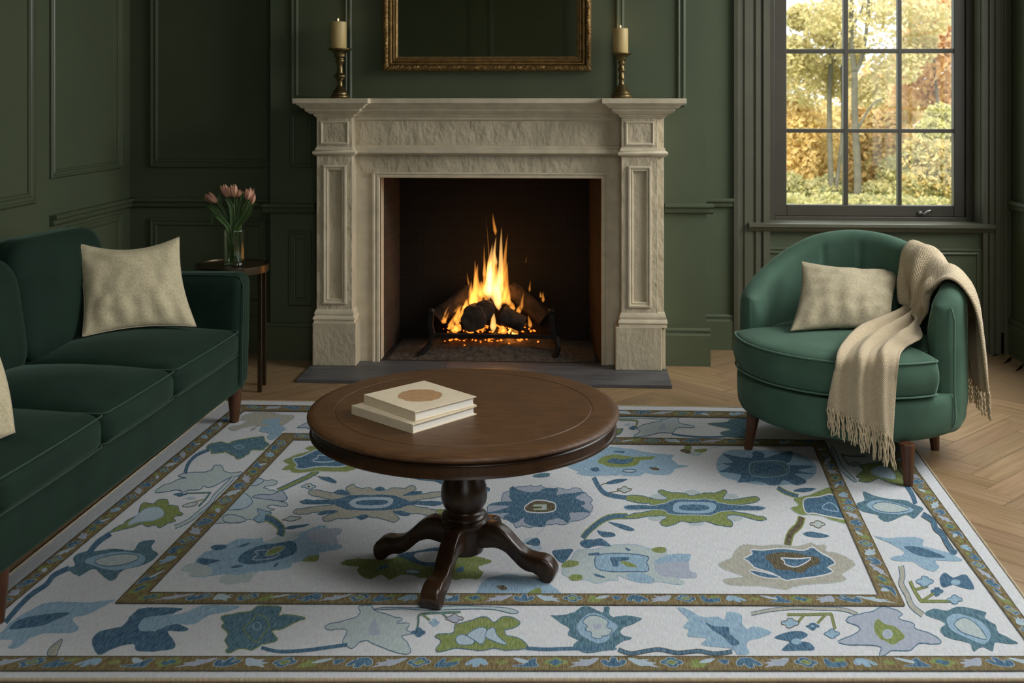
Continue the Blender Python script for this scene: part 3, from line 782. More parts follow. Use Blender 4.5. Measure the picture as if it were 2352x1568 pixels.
def E_(z, col, cx, cy, rx, ry, layer=2, out=None): S(z, col, [(cx + rx * math.cos(a * math.pi / 6), cy + ry * math.sin(a * math.pi / 6)) for a in range(12)], layer, out, n=2)
def petals(z, col, cx, cy, rx, ry, layer=2, out=None):
    pts = []
    for k in range(24):
        a = 2 * math.pi * k / 24; r = .72 + .38 * abs(math.cos(2 * a))
        pts.append((cx + rx * r * math.cos(a), cy + ry * r * math.sin(a)))
    S(z, col, pts, layer, out, 1.2, n=2)

ROUT = [(518, 920), (2035, 941), (2492, 1561), (-279, 1561)]
B1 = [(545, 930), (2012, 950), (2440, 1539), (-203, 1539)]
B2 = [(562, 942), (1981, 962), (2383, 1507), (-120, 1507)]
B3 = [(650, 995), (1893, 1011), (2078.5, 1390), (264.5, 1384)]
B4 = [(675, 1008.6), (1868, 1024), (2018, 1366), (341, 1360)]
# slab
top = [fl(x, y, RZ) for x, y in ROUT]
n0 = [Vector((p.x, p.y, .0004)) for p in top]
rug.add(top + n0, [(0, 1, 2, 3), (4, 7, 6, 5), (0, 4, 5, 1), (1, 5, 6, 2), (2, 6, 7, 3), (3, 7, 4, 0)], RN.index('cream'))
# bands sit at layer 9 so that field motifs disappear beneath them, as woven
def band(o, i, col, layer):
    for k in range(4):
        k2 = (k + 1) % 4; lay([o[k], o[k2], i[k2], i[k]], col, layer)
SEQN[0] = 0
band(B1, B2, 'brown', 16); band(B3, B4, 'brown', 16)
for q in (B1, B2, B3, B4):
    for k in range(4): ribbon_px([q[k], q[(k + 1) % 4]], 2.6, 'dark', 16.4)
# running motifs inside the two bands, in band coordinates (s along, t across 0..1)
def bandmap(o, i, k):
    k2 = (k + 1) % 4
    a, b, c, d = [fl(*p, RZ) for p in (o[k], o[k2], i[k2], i[k])]
    def f(s, t, L, W):        # s metres along from the middle of the side, t -1..1 across
        u = .5 + s / L; v = (t + 1) / 2
        return (a.lerp(b, u)).lerp(d.lerp(c, u), v)
    L = ((b - a).length + (c - d).length) / 2; W = (((a + b) / 2) - ((c + d) / 2)).length
    return f, L, W
def bshape(f, L, W, s0, pts, col, layer, out=None, ow=1.0):
    pts = crv(pts, 3); z = RZ + layer * .00016
    P_ = [f(s0 + x * W * .5, y, L, W) for x, y in pts]
    for p in P_: p.z = z
    rug.add(P_, [tuple(range(len(P_)))], RN.index(col))
    if out:
        n = len(P_); Ls, Rs = [], []
        for i in range(n):
            t = (P_[(i + 1) % n] - P_[i - 1]).normalized(); q = Vector((-t.y, t.x, 0)) * ow * .0009
            Ls.append(P_[i] - q + Vector((0, 0, .00005))); Rs.append(P_[i] + q + Vector((0, 0, .00005)))
        base = len(rug.v); rug.v += [tuple(p) for p in Ls + Rs]
        for i in range(n): j = (i + 1) % n; rug.f.append((base + i, base + j, base + n + j, base + n + i)); rug.m.append(RN.index(out))
FLW = [(math.cos(a * math.pi / 12) * (.62 + .28 * abs(math.cos(a * math.pi / 6))) * .95, math.sin(a * math.pi / 12) * (.55 + .28 * abs(math.cos(a * math.pi / 6))) * .85) for a in range(24)]
LEAFA = [(-1.1, .55), (-.7, -.1), (-.2, -.55), (.3, -.5), (1.15, -.75), (.7, -.3), (1.0, -.1), (.3, .15), (.5, .45), (-.2, .4), (-.7, .6)]
CROWN = [(-.95, -.35), (-.6, -.55), (-.35, -.2), (-.25, -.7), (0, -.8), (.25, -.7), (.35, -.2), (.6, -.55), (.95, -.35), (.75, .2), (.35, .62), (0, .68), (-.35, .62), (-.75, .2)]
ARROW = [(-.95, .25), (-.75, -.35), (-.2, -.65), (.2, -.65), (.75, -.35), (.95, .25), (.55, .35), (.35, .0), (.2, .65), (0, .75), (-.2, .65), (-.35, 0), (-.55, .35)]
TRI = [(-.45, .35), (0, -.35), (.4, .35)]
SEQ = ['flower', 'leaf', 'crown', 'tri', 'twin', 'flower2', 'leaf2', 'arrow', 'leaf', 'bluestar', 'split', 'dot', 'tulip', 'corner']
def motif(f, L, W, s, kind, lz):
    fl_x = lambda pts: [(-x, y) for x, y in pts]
    if kind in ('flower', 'flower2'):
        bshape(f, L, W, s, FLW, 'navy', lz, 'ice'); bshape(f, L, W, s, [(x * .5, y * .5) for x, y in FLW], 'green', lz + .5, 'pale', .7)
    elif kind == 'leaf': bshape(f, L, W, s, LEAFA, 'lav', lz)
    elif kind == 'leaf2': bshape(f, L, W, s, fl_x(LEAFA), 'ice', lz)
    elif kind == 'crown': bshape(f, L, W, s, CROWN, 'navy', lz, 'ice')
    elif kind == 'arrow': bshape(f, L, W, s, ARROW, 'navy', lz, 'ice')
    elif kind == 'tulip': bshape(f, L, W, s, [(x * .9, y * .85) for x, y in CROWN], 'sky', lz)
    elif kind == 'tri': bshape(f, L, W, s, TRI, 'navy', lz, 'ice', .7)
    elif kind == 'dot': bshape(f, L, W, s, [(x * .5, y * .5) for x, y in FLW], 'green', lz)
    elif kind == 'twin':
        bshape(f, L, W, s, [(-.1, -.65), (.8, -.7), (.7, .1), (.2, .55), (.1, .1), (-.4, -.2)], 'green', lz); bshape(f, L, W, s - W * .2, [(-.8, .5), (-.2, -.05), (.5, -.1), (.3, .25), (-.2, .5)], 'ice', lz + .4)
    elif kind == 'bluestar':
        bshape(f, L, W, s, [(x * 1.1, y * .95) for x, y in FLW], 'green', lz); bshape(f, L, W, s, [(x * .62, y * .6) for x, y in FLW], 'navy', lz + .5)
    elif kind == 'split':
        bshape(f, L, W, s, [(-.9, -.65), (.6, -.65), (1.0, -.45), (.2, -.3), (0, .2), (-.6, .6), (-.7, .0)], 'navy', lz, 'ice', .8); bshape(f, L, W, s, [(-.15, .1), (.3, -.15), (1.1, .6), (.4, .5)], 'ice', lz + .5)
    elif kind == 'corner': bshape(f, L, W, s, [(-.8, -.2), (-.3, -.65), (.8, -.65), (.65, .4), (.3, .5), (.2, -.1), (-.6, .3)], 'navy', lz, 'sky', .7); bshape(f, L, W, s - .25 * W, [(-.5, .5), (-.1, .05), (.4, .1), (.2, .55)], 'green', lz + .4)
WID = {'tri': .62, 'dot': .7}
for o, i in ((B1, B2), (B3, B4)):
    for k in range(4):
        f, L, W_ = bandmap(o, i, k)
        s = -L / 2 + W_ * .75; q = k * 3
        while s < L / 2 - W_ * .6:
            kd = SEQ[q % len(SEQ)]; motif(f, L, W_, s, kd, 17)
            nx = SEQ[(q + 1) % len(SEQ)]
            s += W_ * 1.08 * (WID.get(kd, 1) + WID.get(nx, 1)) / 2; q += 1
SEQN[0] = 0
# ---------------- field motifs, traced from the photograph's rug
# pale spread flower at the sofa side of the field
S('G', 'pale', [(1190, 850), (1240, 795), (1300, 770), (1380, 800), (1500, 795), (1550, 825), (1500, 860), (1370, 888), (1420, 910), (1530, 935), (1555, 940), (1600, 930), (1645, 960), (1640, 1000), (1680, 1030), (1640, 1065), (1560, 1062), (1640, 1080), (1690, 1115), (1640, 1140), (1500, 1120), (1420, 1130), (1450, 1160), (1520, 1175), (1460, 1195), (1470, 1215), (1450, 1290), (1380, 1330), (1290, 1340), (1250, 1310), (1150, 1305), (1050, 1345), (900, 1345), (820, 1350), (650, 1365), (740, 1250), (900, 1100), (1000, 1000), (1100, 900)], 1, 'navy', 1.2)
S('G', 'ice', [(980, 1050), (1100, 962), (1170, 990), (1230, 1060), (1200, 1120), (1080, 1170), (880, 1168)], 2, 'navy', 1.2)
S('G', 'lav', [(1230, 1010), (1330, 980), (1480, 982), (1600, 930), (1645, 970), (1675, 1030), (1620, 1065), (1400, 1042), (1260, 1022)], 2, 'navy', 1.2)
S('G', 'sky', [(1290, 1165), (1400, 1195), (1470, 1215), (1440, 1290), (1380, 1330), (1290, 1335), (1250, 1290), (1320, 1240)], 2, 'navy', 1.2)
S('G', 'pale', [(850, 1310), (870, 1255), (970, 1240), (1080, 1265), (1150, 1305), (1080, 1340), (930, 1345)], 3, 'navy', 1.2)
S('G', 'ice', [(1190, 850), (1240, 800), (1300, 772), (1380, 800), (1320, 850), (1220, 870)], 2, 'navy', 1.2)
R('G', 'navy', [(1390, 1275), (1480, 1305), (1560, 1365), (1605, 1430), (1580, 1510)], 70, 3, 'green', 2.4)
S('G', 'navy', [(1640, 1420), (1700, 1390), (1830, 1372), (1960, 1362), (1920, 1390), (1800, 1415), (1700, 1432)], 1)
S('G', 'pale', [(1605, 1310), (1650, 1298), (1720, 1260), (1770, 1265), (1860, 1275), (1820, 1300), (1720, 1325), (1660, 1312)], 1, 'dark', 1.1)
R('G', 'green', [(1555, 932), (1650, 890), (1800, 820), (1950, 750), (2075, 675)], 36, 1, 'navy', 2.0)
petals('G', 'pale', 1955, 877, 85, 34, 1, 'navy'); E_('G', 'dark', 1955, 880, 18, 9, 2)
S('H', 'navy', [(640, 66), (690, 70), (770, 76), (850, 125), (820, 146), (720, 115), (670, 98)], 1)
R('H', 'dark', [(600, 62), (650, 66), (680, 74)], 7, 1)
# green and navy flower behind the table
S('G', 'green', [(1600, 660), (1665, 620), (1695, 590), (1630, 550), (1700, 508), (1790, 470), (1890, 440), (1965, 420), (1905, 390), (1980, 360), (2080, 350), (2240, 320), (2400, 330), (2560, 420), (2620, 540), (2580, 640), (2430, 690), (2330, 690), (2100, 682), (1950, 692), (1800, 702), (1740, 690), (1700, 668)], 1, 'taupe', 1.0)
S('I', 'navy', [(1515, 1195), (1650, 1165), (1800, 1100), (1940, 1040), (2100, 1050), (2352, 1180), (2500, 1290), (2352, 1345), (2100, 1340), (1900, 1350), (1700, 1385), (1560, 1365), (1590, 1310), (1530, 1240)], 2, 'ice', 2.0)
OUTL('I', 'ice', [(1870, 1230), (1960, 1180), (1970, 1140), (2150, 1150), (2280, 1220), (2150, 1260), (1950, 1255)], 1.6, 4)
# cream rosette with a navy cross body
S('H', 'taupe', [(530, 258), (560, 225), (640, 218), (740, 245), (840, 252), (930, 275), (1000, 265), (950, 215), (960, 185), (1030, 160), (1055, 172), (1130, 200), (1200, 190), (1280, 215), (1400, 220), (1500, 195), (1620, 200), (1680, 168), (1730, 182), (1740, 215), (1640, 260), (1600, 282), (1750, 270), (1900, 250), (2020, 238), (2052, 260), (2035, 290), (1930, 312), (1820, 325), (1740, 345), (1700, 370), (1720, 398), (1790, 412), (1900, 430), (1965, 455), (1960, 482), (1900, 507), (1800, 490), (1650, 480), (1560, 470), (1500, 490), (1540, 520), (1540, 560), (1490, 582), (1440, 570), (1350, 545), (1200, 520), (1080, 520), (960, 547), (860, 540), (760, 577), (700, 562), (698, 532), (780, 490), (850, 465), (740, 465), (620, 472), (500, 490), (400, 492), (358, 470), (390, 438), (500, 418), (640, 402), (760, 393), (810, 372), (800, 340), (760, 325), (650, 300), (560, 278)], 1, 'teal', 1.3)
S('H', 'navy', [(430, 352), (500, 330), (640, 328), (800, 330), (900, 310), (1000, 280), (1150, 275), (1300, 275), (1500, 280), (1620, 330), (1700, 345), (1850, 345), (2000, 348), (2045, 370), (1980, 396), (1850, 392), (1680, 388), (1600, 410), (1480, 440), (1300, 455), (1100, 450), (960, 435), (870, 405), (800, 380), (650, 380), (500, 382)], 2)
S('H', 'ice', [(988, 362), (1060, 315), (1200, 300), (1400, 300), (1490, 325), (1450, 392), (1350, 422), (1150, 427), (1040, 412)], 3)
S('H', 'navy', [(1060, 365), (1120, 338), (1280, 330), (1400, 335), (1430, 360), (1350, 387), (1150, 392)], 4)
for p in ([(815, 247), (880, 215), (950, 228), (995, 270), (920, 277), (850, 267)], [(1268, 212), (1340, 180), (1395, 210), (1330, 232)], [(1595, 282), (1700, 238), (1805, 233), (1800, 262), (1690, 282)], [(635, 492), (680, 460), (780, 445), (872, 455), (790, 482), (680, 502)], [(1068, 522), (1160, 495), (1212, 520), (1130, 556)], [(1478, 460), (1590, 455), (1680, 490), (1640, 512), (1550, 502)]):
    S('H', 'navy', p, 2)
S('H', 'green', [(1960, 440), (2060, 438), (2110, 460), (2110, 500), (2000, 482)], 1)
# soft blue flower at the near sofa side corner of the field
S('J', 'sky', [(90, 710), (170, 655), (260, 630), (300, 570), (370, 510), (400, 480), (480, 470), (480, 410), (560, 395), (680, 390), (760, 345), (860, 315), (960, 315), (1060, 320), (1140, 300), (1150, 360), (1280, 310), (1400, 240), (1600, 235), (1750, 190), (1860, 150), (1970, 155), (1960, 185), (2150, 190), (2130, 260), (2080, 290), (2110, 380), (2170, 420), (2100, 460), (1960, 475), (1870, 500), (1850, 590), (1660, 605), (1520, 640), (1500, 680), (1400, 710), (1250, 725), (1100, 735), (1030, 780), (950, 870), (850, 880), (720, 905), (620, 890), (580, 850), (620, 800), (660, 770), (530, 790), (400, 810), (260, 810), (190, 790), (200, 750), (110, 730)], 1, 'ice', .9)
S('J', 'lav', [(1780, 200), (1960, 188), (2150, 192), (2085, 290), (2110, 380), (1900, 385), (1750, 330), (1700, 260)], 2)
S('J', 'pale', [(580, 850), (660, 775), (800, 790), (1030, 745), (1030, 780), (950, 870), (850, 880), (720, 905), (620, 890)], 2)
S('J', 'pale', [(95, 710), (200, 650), (300, 632), (430, 660), (500, 740), (400, 800), (205, 795), (200, 750)], 2)
S('J', 'pale', [(1150, 362), (1280, 312), (1400, 242), (1600, 237), (1560, 330), (1400, 360), (1260, 375)], 2)
S('J', 'navy', [(820, 600), (860, 520), (960, 460), (1100, 405), (1300, 380), (1500, 345), (1570, 390), (1570, 490), (1480, 540), (1340, 590), (1050, 645), (900, 640)], 3)
OUTL('J', 'lav', [(1040, 480), (1180, 462), (1330, 500), (1330, 540), (1200, 580), (1050, 592), (1010, 570), (1080, 520)], 1.6, 5)
S('J', 'green', [(1170, 535), (1220, 465), (1320, 420), (1430, 425), (1330, 500), (1250, 530)], 5, 'lav', 1.0)
for p in ([(470, 430), (520, 400), (670, 400), (650, 445), (540, 467)], [(300, 590), (350, 565), (480, 580), (600, 600), (480, 632), (400, 657), (310, 625)], [(720, 690), (780, 660), (890, 660), (820, 692)], [(820, 430), (880, 390), (970, 370), (930, 407)], [(1270, 680), (1300, 640), (1350, 625), (1310, 672)]):
    S('J', 'navy', p, 3)
S('J', 'green', [(1650, 602), (1720, 548), (1852, 528), (1840, 602), (1720, 612)], 3)
# green flower under the table's near legs
S('H', 'green', [(890, 1050), (960, 1010), (1100, 990), (1250, 1000), (1420, 1005), (1550, 960), (1750, 930), (2000, 930), (2200, 960), (2350, 960), (2500, 980), (2600, 1022), (2520, 1060), (2440, 1090), (2500, 1150), (2430, 1220), (2300, 1215), (2200, 1235), (2100, 1210), (1950, 1215), (1800, 1210), (1700, 1180), (1560, 1180), (1450, 1232), (1400, 1200), (1350, 1170), (1240, 1222), (1120, 1190), (1080, 1120), (1100, 1080), (1000, 1075)], 1)
S('H', 'navy', [(1530, 960), (1600, 930), (1750, 905), (1950, 868), (2070, 880), (2120, 960), (2050, 1070), (1900, 1082), (1740, 1045), (1640, 1000)], 2)
S('H', 'cream', [(1720, 950), (1800, 920), (2000, 908), (2070, 960), (2000, 1022), (1850, 1032), (1760, 1002)], 3)
S('H', 'ice', [(1620, 1135), (1680, 1110), (1790, 1130), (1760, 1162), (1660, 1155)], 2, 'navy', 1.2)
S('H', 'navy', [(2195, 1112), (2280, 1080), (2275, 1132), (2210, 1142)], 2); S('H', 'navy', [(1300, 1110), (1360, 1070), (1440, 1065), (1400, 1100), (1330, 1115)], 2)
# navy centre flower with lilac lobes
S('K', 'lav', [(510, 480), (540, 370), (600, 345), (700, 330), (760, 270), (900, 265), (1000, 240), (1070, 265), (1150, 250), (1220, 280), (1300, 290), (1500, 290), (1600, 310), (1700, 285), (1810, 300), (1822, 345), (1900, 370), (1930, 410), (2000, 490), (1970, 540), (2010, 600), (1970, 690), (1940, 740), (1860, 790), (1780, 815), (1650, 840), (1580, 880), (1500, 890), (1400, 875), (1240, 890), (1200, 920), (1050, 920), (960, 940), (840, 910), (760, 940), (700, 860), (560, 790), (420, 740), (300, 700), (300, 560), (500, 520)], 1, 'navy', 1.0)
S('K', 'navy', [(650, 290), (690, 260), (740, 280), (800, 320), (950, 350), (1100, 345), (1220, 295), (1350, 290), (1440, 300), (1420, 400), (1500, 390), (1700, 365), (1890, 358), (1800, 392), (1720, 440), (1800, 490), (1880, 520), (1860, 560), (1810, 580), (1880, 620), (1970, 690), (1850, 680), (1720, 690), (1620, 690), (1640, 770), (1600, 850), (1500, 800), (1380, 790), (1260, 830), (1220, 890), (1130, 925), (1040, 910), (900, 860), (870, 810), (880, 770), (800, 820), (720, 860), (600, 800), (540, 750), (640, 700), (480, 700), (275, 705), (300, 680), (470, 650), (600, 610), (640, 590), (500, 570), (320, 575), (305, 560), (520, 520), (660, 510), (680, 490), (640, 430), (650, 370)], 2)
S('K', 'dark', [(890, 600), (960, 540), (1060, 492), (1200, 490), (1300, 510), (1390, 545), (1392, 640), (1300, 680), (1150, 692), (980, 682), (905, 655)], 3, 'cream', 2.0)
S('K', 'pale', [(1040, 562), (1150, 552), (1255, 556), (1250, 600), (1240, 645), (1045, 645), (1045, 622), (1150, 618), (1165, 590), (1040, 590)], 4, 'green', 1.0)
S('K', 'navy', [(910, 1190), (1000, 1130), (1090, 1098), (1140, 1150), (1130, 1232), (1000, 1222)], 2); S('K', 'ice', [(950, 1250), (1050, 1230), (1150, 1235), (1185, 1280), (1130, 1312), (1040, 1312)], 1)
S('K', 'ice', [(870, 1180), (900, 1120), (1060, 1090), (1000, 1130), (910, 1195)], 1)
S('K', 'teal', [(1020, 88), (1130, 50), (1290, 45), (1300, 80), (1280, 105), (1160, 117), (1050, 112)], 1); S('K', 'navy', [(260, 270), (320, 290), (312, 342), (270, 330)], 1)
R('K', 'lav', [(1240, 890), (1190, 960), (1130, 1010), (1075, 1060)], 8, 1)
# pale blue flower, near side
S('C', 'pale', [(150, 210), (160, 160), (220, 120), (260, 60), (300, 40), (420, 40), (550, 10), (620, 0), (760, 0), (900, 40), (1010, 30), (1030, 90), (1200, 80), (1215, 110), (1195, 140), (1210, 220), (1260, 240), (1250, 280), (1100, 280), (1160, 310), (1120, 335), (960, 310), (850, 320), (700, 290), (620, 255), (610, 300), (540, 295), (430, 325), (350, 290), (230, 300), (200, 270), (150, 245)], 1, 'sky', 1.0)
S('C', 'sky', [(920, 130), (1060, 80), (1200, 82), (1215, 115), (1195, 140), (1100, 162), (940, 172)], 2); S('C', 'lav', [(920, 170), (1100, 140), (1195, 150), (1210, 220), (1258, 242), (1240, 280), (1090, 272), (960, 252)], 2)
S('C', 'sky', [(680, 250), (800, 235), (920, 290), (850, 320), (740, 305)], 2)
S('C', 'sky', [(420, 130), (440, 95), (520, 75), (680, 75), (820, 90), (870, 110), (850, 150), (870, 190), (850, 225), (760, 225), (560, 225), (440, 200)], 2, 'navy', 1.5)
S('C', 'navy', [(548, 108), (640, 104), (702, 105), (702, 130), (612, 140), (622, 176), (570, 182), (562, 150)], 3, n=2)
S('C', 'green', [(630, 138), (700, 145), (775, 186), (690, 182)], 3)
for p in ([(368, 76), (450, 66), (456, 86), (380, 92)], [(672, 24), (722, 46), (690, 52)], [(413, 240), (502, 266), (490, 277), (428, 263)]): S('C', 'navy', p, 2)
for p in ([(888, 40), (950, 20), (1012, 30), (1000, 67), (930, 67)], [(148, 167), (190, 133), (282, 140), (270, 177), (160, 192)], [(203, 272), (240, 248), (312, 255), (310, 292), (240, 302)]): S('C', 'green', p, 2)
S('E', 'navy', [(60, 1130), (130, 1115), (215, 1113), (200, 1150), (150, 1212), (105, 1200)], 2); S('E', 'navy', [(268, 1072), (300, 1042), (380, 1040), (430, 1033), (500, 1092), (400, 1085), (320, 1107)], 2)
# stems beside the green cross flower
R('E', 'navy', [(290, 1030), (330, 980), (430, 900), (520, 868), (625, 866)], 30, 1, 'green', 2.0)
for p in ([(478, 908), (530, 915), (600, 930), (680, 965), (640, 977), (560, 952)], [(395, 972), (440, 980), (520, 990), (530, 1017), (440, 1022)]): S('E', 'navy', p, 1)
R('E', 'navy', [(372, 575), (400, 630), (450, 690), (530, 715), (622, 727)], 34, 1)
S('E', 'navy', [(468, 612), (540, 588), (628, 589), (560, 617), (480, 627)], 1); petals('E', 'pale', 602, 667, 48, 20, 1, 'dark')
R('E', 'dark', [(425, 632), (450, 622), (475, 616)], 6, 1); R('E', 'dark', [(490, 688), (530, 682), (560, 676)], 6, 1)
# green rosette with a navy cross body
for cx, cy in ((850, 722), (1110, 692), (1400, 722), (840, 875), (1140, 915), (1430, 880)): E_('E', 'pale', cx, cy, 56, 20, 1, 'ice')
S('E', 'green', [(610, 730), (640, 708), (740, 715), (850, 740), (930, 735), (860, 692), (880, 668), (960, 690), (1040, 690), (1110, 712), (1200, 690), (1280, 690), (1350, 668), (1372, 690), (1340, 740), (1450, 735), (1580, 718), (1617, 738), (1590, 760), (1480, 780), (1390, 790), (1400, 825), (1500, 842), (1640, 868), (1662, 888), (1600, 897), (1450, 860), (1370, 868), (1412, 910), (1400, 942), (1300, 930), (1200, 905), (1120, 915), (1040, 905), (960, 930), (900, 942), (868, 910), (920, 870), (840, 865), (740, 872), (630, 887), (608, 865), (720, 840), (820, 820), (800, 775), (740, 768), (640, 752)], 2, 'navy', 1.2)
S('E', 'navy', [(595, 800), (640, 783), (800, 783), (900, 770), (980, 740), (1100, 740), (1250, 740), (1330, 770), (1480, 785), (1600, 788), (1662, 805), (1600, 822), (1480, 822), (1330, 832), (1250, 857), (1100, 857), (960, 852), (880, 817), (780, 817), (640, 817)], 3, 'ice', 1.0)
S('E', 'sky', [(965, 800), (1000, 760), (1150, 758), (1270, 768), (1287, 808), (1230, 842), (1060, 842), (980, 832)], 4); S('E', 'navy', [(1010, 800), (1050, 780), (1180, 780), (1242, 800), (1200, 822), (1050, 822)], 5)
# sky flower at the far side of the field
S('E', 'sky', [(180, 500), (260, 530), (380, 560), (480, 560), (560, 560), (700, 567), (760, 545), (870, 560), (960, 545), (980, 510), (1085, 490), (1010, 475), (960, 440), (970, 405), (900, 403), (800, 390), (700, 370), (560, 353), (480, 345), (380, 350), (250, 370), (120, 400), (80, 450)], 1)
S('E', 'sky', [(240, 545), (300, 525), (420, 540), (400, 565), (290, 560)], 1)
S('E', 'green', [(400, 460), (440, 420), (540, 403), (660, 420), (830, 418), (800, 440), (720, 450), (700, 480), (620, 497), (500, 497), (440, 477)], 2)
S('E', 'navy', [(470, 455), (520, 430), (580, 440), (670, 430), (650, 460), (600, 475), (520, 470)], 3)
for c_, p in (('navy', [(508, 380), (600, 376), (590, 392)]), ('navy', [(343, 510), (400, 498), (412, 525), (370, 532)]), ('dark', [(788, 500), (850, 503), (862, 520), (810, 517)])): S('E', c_, p, 2)
E_('E', 'ice', 640, 525, 50, 12, 2, 'navy')
# deep blue flower beside the armchair foot
S('E', 'sky', [(1290, 480), (1330, 400), (1400, 368), (1550, 368), (1750, 373), (1900, 390), (2030, 470), (2035, 550), (1950, 602), (1800, 632), (1600, 627), (1450, 602), (1330, 562)], 1)
S('E', 'navy', [(1310, 530), (1400, 490), (1330, 470), (1420, 460), (1335, 400), (1460, 420), (1560, 430), (1570, 380), (1650, 395), (1655, 430), (1750, 400), (1862, 378), (1850, 450), (1800, 482), (1960, 480), (2030, 500), (1900, 520), (2035, 550), (1880, 545), (1965, 602), (1900, 637), (1800, 592), (1760, 632), (1680, 627), (1600, 602), (1450, 612), (1480, 560), (1400, 540)], 2)
S('E', 'teal', [(1540, 480), (1600, 453), (1780, 453), (1842, 500), (1820, 552), (1700, 572), (1560, 562)], 3, 'sky', 1.2); S('E', 'navy', [(1570, 510), (1620, 470), (1740, 475), (1782, 510), (1720, 542), (1600, 542)], 4)
# half flower against the band, its stems
S('D', 'green', [(318, 460), (370, 440), (338, 400), (440, 375), (520, 343), (600, 343), (760, 560), (600, 542), (520, 512), (440, 502), (380, 502)], 1, 'ice', .8)
S('D', 'navy', [(400, 440), (413, 398), (500, 388), (600, 378), (720, 525), (560, 512), (470, 492), (420, 490)], 2, 'cream', 1.8); OUTL('D', 'sky', [(520, 460), (560, 425), (600, 440), (620, 480)], 1.6, 4)
R('E', 'navy', [(1750, 650), (1820, 690), (1905, 717)], 20, 1, 'green', 2.0); S('E', 'navy', [(1868, 677), (1930, 655), (2042, 659), (1960, 687)], 1)
R('D', 'dark', [(392, 515), (372, 570), (322, 620), (300, 695)], 34, 1, 'green', 2.6); petals('D', 'pale', 492, 562, 44, 20, 1, 'dark')
S('D', 'navy', [(398, 622), (450, 608), (565, 634), (520, 647), (440, 642)], 1)
# taupe flower with a navy heart, near corner of the field
S('E', 'taupe', [(1310, 1220), (1400, 1180), (1420, 1140), (1490, 1080), (1620, 1085), (1750, 1078), (1900, 1090), (1990, 1062), (2040, 1080), (2110, 1085), (2115, 1130), (2200, 1140), (2290, 1185), (2335, 1228), (2300, 1262), (2245, 1290), (2240, 1310), (2265, 1340), (2200, 1362), (2080, 1372), (1900, 1387), (1800, 1417), (1690, 1395), (1600, 1387), (1400, 1382), (1345, 1352), (1370, 1330), (1500, 1320), (1400, 1282), (1330, 1252)], 1, 'pale', .8)
S('E', 'navy', [(1498, 1180), (1560, 1150), (1548, 1118), (1650, 1120), (1800, 1108), (1950, 1120), (2010, 1098), (2062, 1130), (2150, 1180), (2182, 1220), (2130, 1250), (2167, 1280), (2080, 1312), (1900, 1337), (1800, 1342), (1700, 1290), (1580, 1250), (1538, 1210)], 2, 'cream', 2.0)
S('E', 'navy', [(1538, 1273), (1620, 1280), (1772, 1322), (1700, 1332), (1600, 1312)], 3, 'cream', 1.6)
S('E', 'dark', [(1658, 1170), (1750, 1138), (1900, 1143), (1970, 1160), (2062, 1180), (2062, 1220), (1990, 1250), (1930, 1292), (1850, 1272), (1740, 1262), (1700, 1212)], 3)
S('E', 'navy', [(1778, 1178), (1900, 1185), (2002, 1178), (1950, 1222), (1880, 1247), (1810, 1227), (1800, 1200)], 4, 'cream', 1.8)
# small butterfly sprig and the sky flower cut by the near band
S('E', 'dark', [(1018, 375), (1060, 360), (1110, 385), (1090, 400)], 1); S('E', 'green', [(1050, 345), (1062, 332), (1100, 335), (1105, 368), (1060, 365)], 2); S('E', 'green', [(1120, 368), (1222, 360), (1200, 387), (1150, 385)], 2); S('E', 'pale', [(1110, 385), (1180, 390), (1150, 412), (1100, 402)], 1, 'ice')
R('E', 'ice', [(1225, 360), (1280, 350), (1330, 343)], 6, 1)
S('F', 'sky', [(1195, 1392), (1240, 1330), (1320, 1310), (1380, 1300), (1440, 1310), (1560, 1330), (1640, 1370), (1695, 1440), (1400, 1450), (1195, 1440)], 1)
S('F', 'dark', [(1308, 1375), (1350, 1368), (1372, 1390), (1340, 1398)], 2); S('F', 'green', [(1460, 1440), (1550, 1383), (1577, 1400), (1560, 1430)], 2)
S('F', 'ice', [(780, 712), (860, 735), (940, 742), (1010, 768), (1050, 735), (1000, 712)], 1, 'navy'); S('F', 'navy', [(930, 738), (1010, 725), (1040, 740), (1010, 765)], 2)
# ---------------- near border
S('A', 'sky', [(-60, 1300), (0, 1290), (60, 1230), (150, 1170), (270, 1120), (400, 1115), (500, 1120), (640, 1103), (560, 1150), (480, 1190), (400, 1210), (440, 1260), (400, 1292), (320, 1290), (200, 1302), (100, 1372), (40, 1372), (70, 1332), (0, 1325)], 1)
S('A', 'navy', [(48, 1265), (110, 1215), (250, 1185), (392, 1178), (300, 1222), (230, 1250), (100, 1267)], 2)
R('A', 'navy', [(385, 928), (300, 970), (258, 1020), (170, 1080), (90, 1160), (30, 1232)], 28, 1)
S('A', 'navy', [(510, 1330), (560, 1280), (680, 1250), (720, 1200), (770, 1160), (860, 1148), (1012, 1153), (960, 1180), (860, 1202), (780, 1232), (860, 1282), (930, 1230), (990, 1240), (1052, 1270), (1000, 1282), (930, 1282), (972, 1340), (960, 1380), (850, 1392), (760, 1390), (740, 1350), (640, 1372), (560, 1412), (530, 1392)], 1)
S('A', 'sky', [(768, 1262), (800, 1208), (900, 1193), (1020, 1180), (1120, 1138), (1240, 1136), (1335, 1143), (1260, 1172), (1160, 1192), (1080, 1242), (960, 1242), (880, 1272), (800, 1282)], 2)
S('A', 'taupe', [(263, 1412), (280, 1370), (347, 1323), (322, 1390), (312, 1417)], 1, 'navy', 1.4)
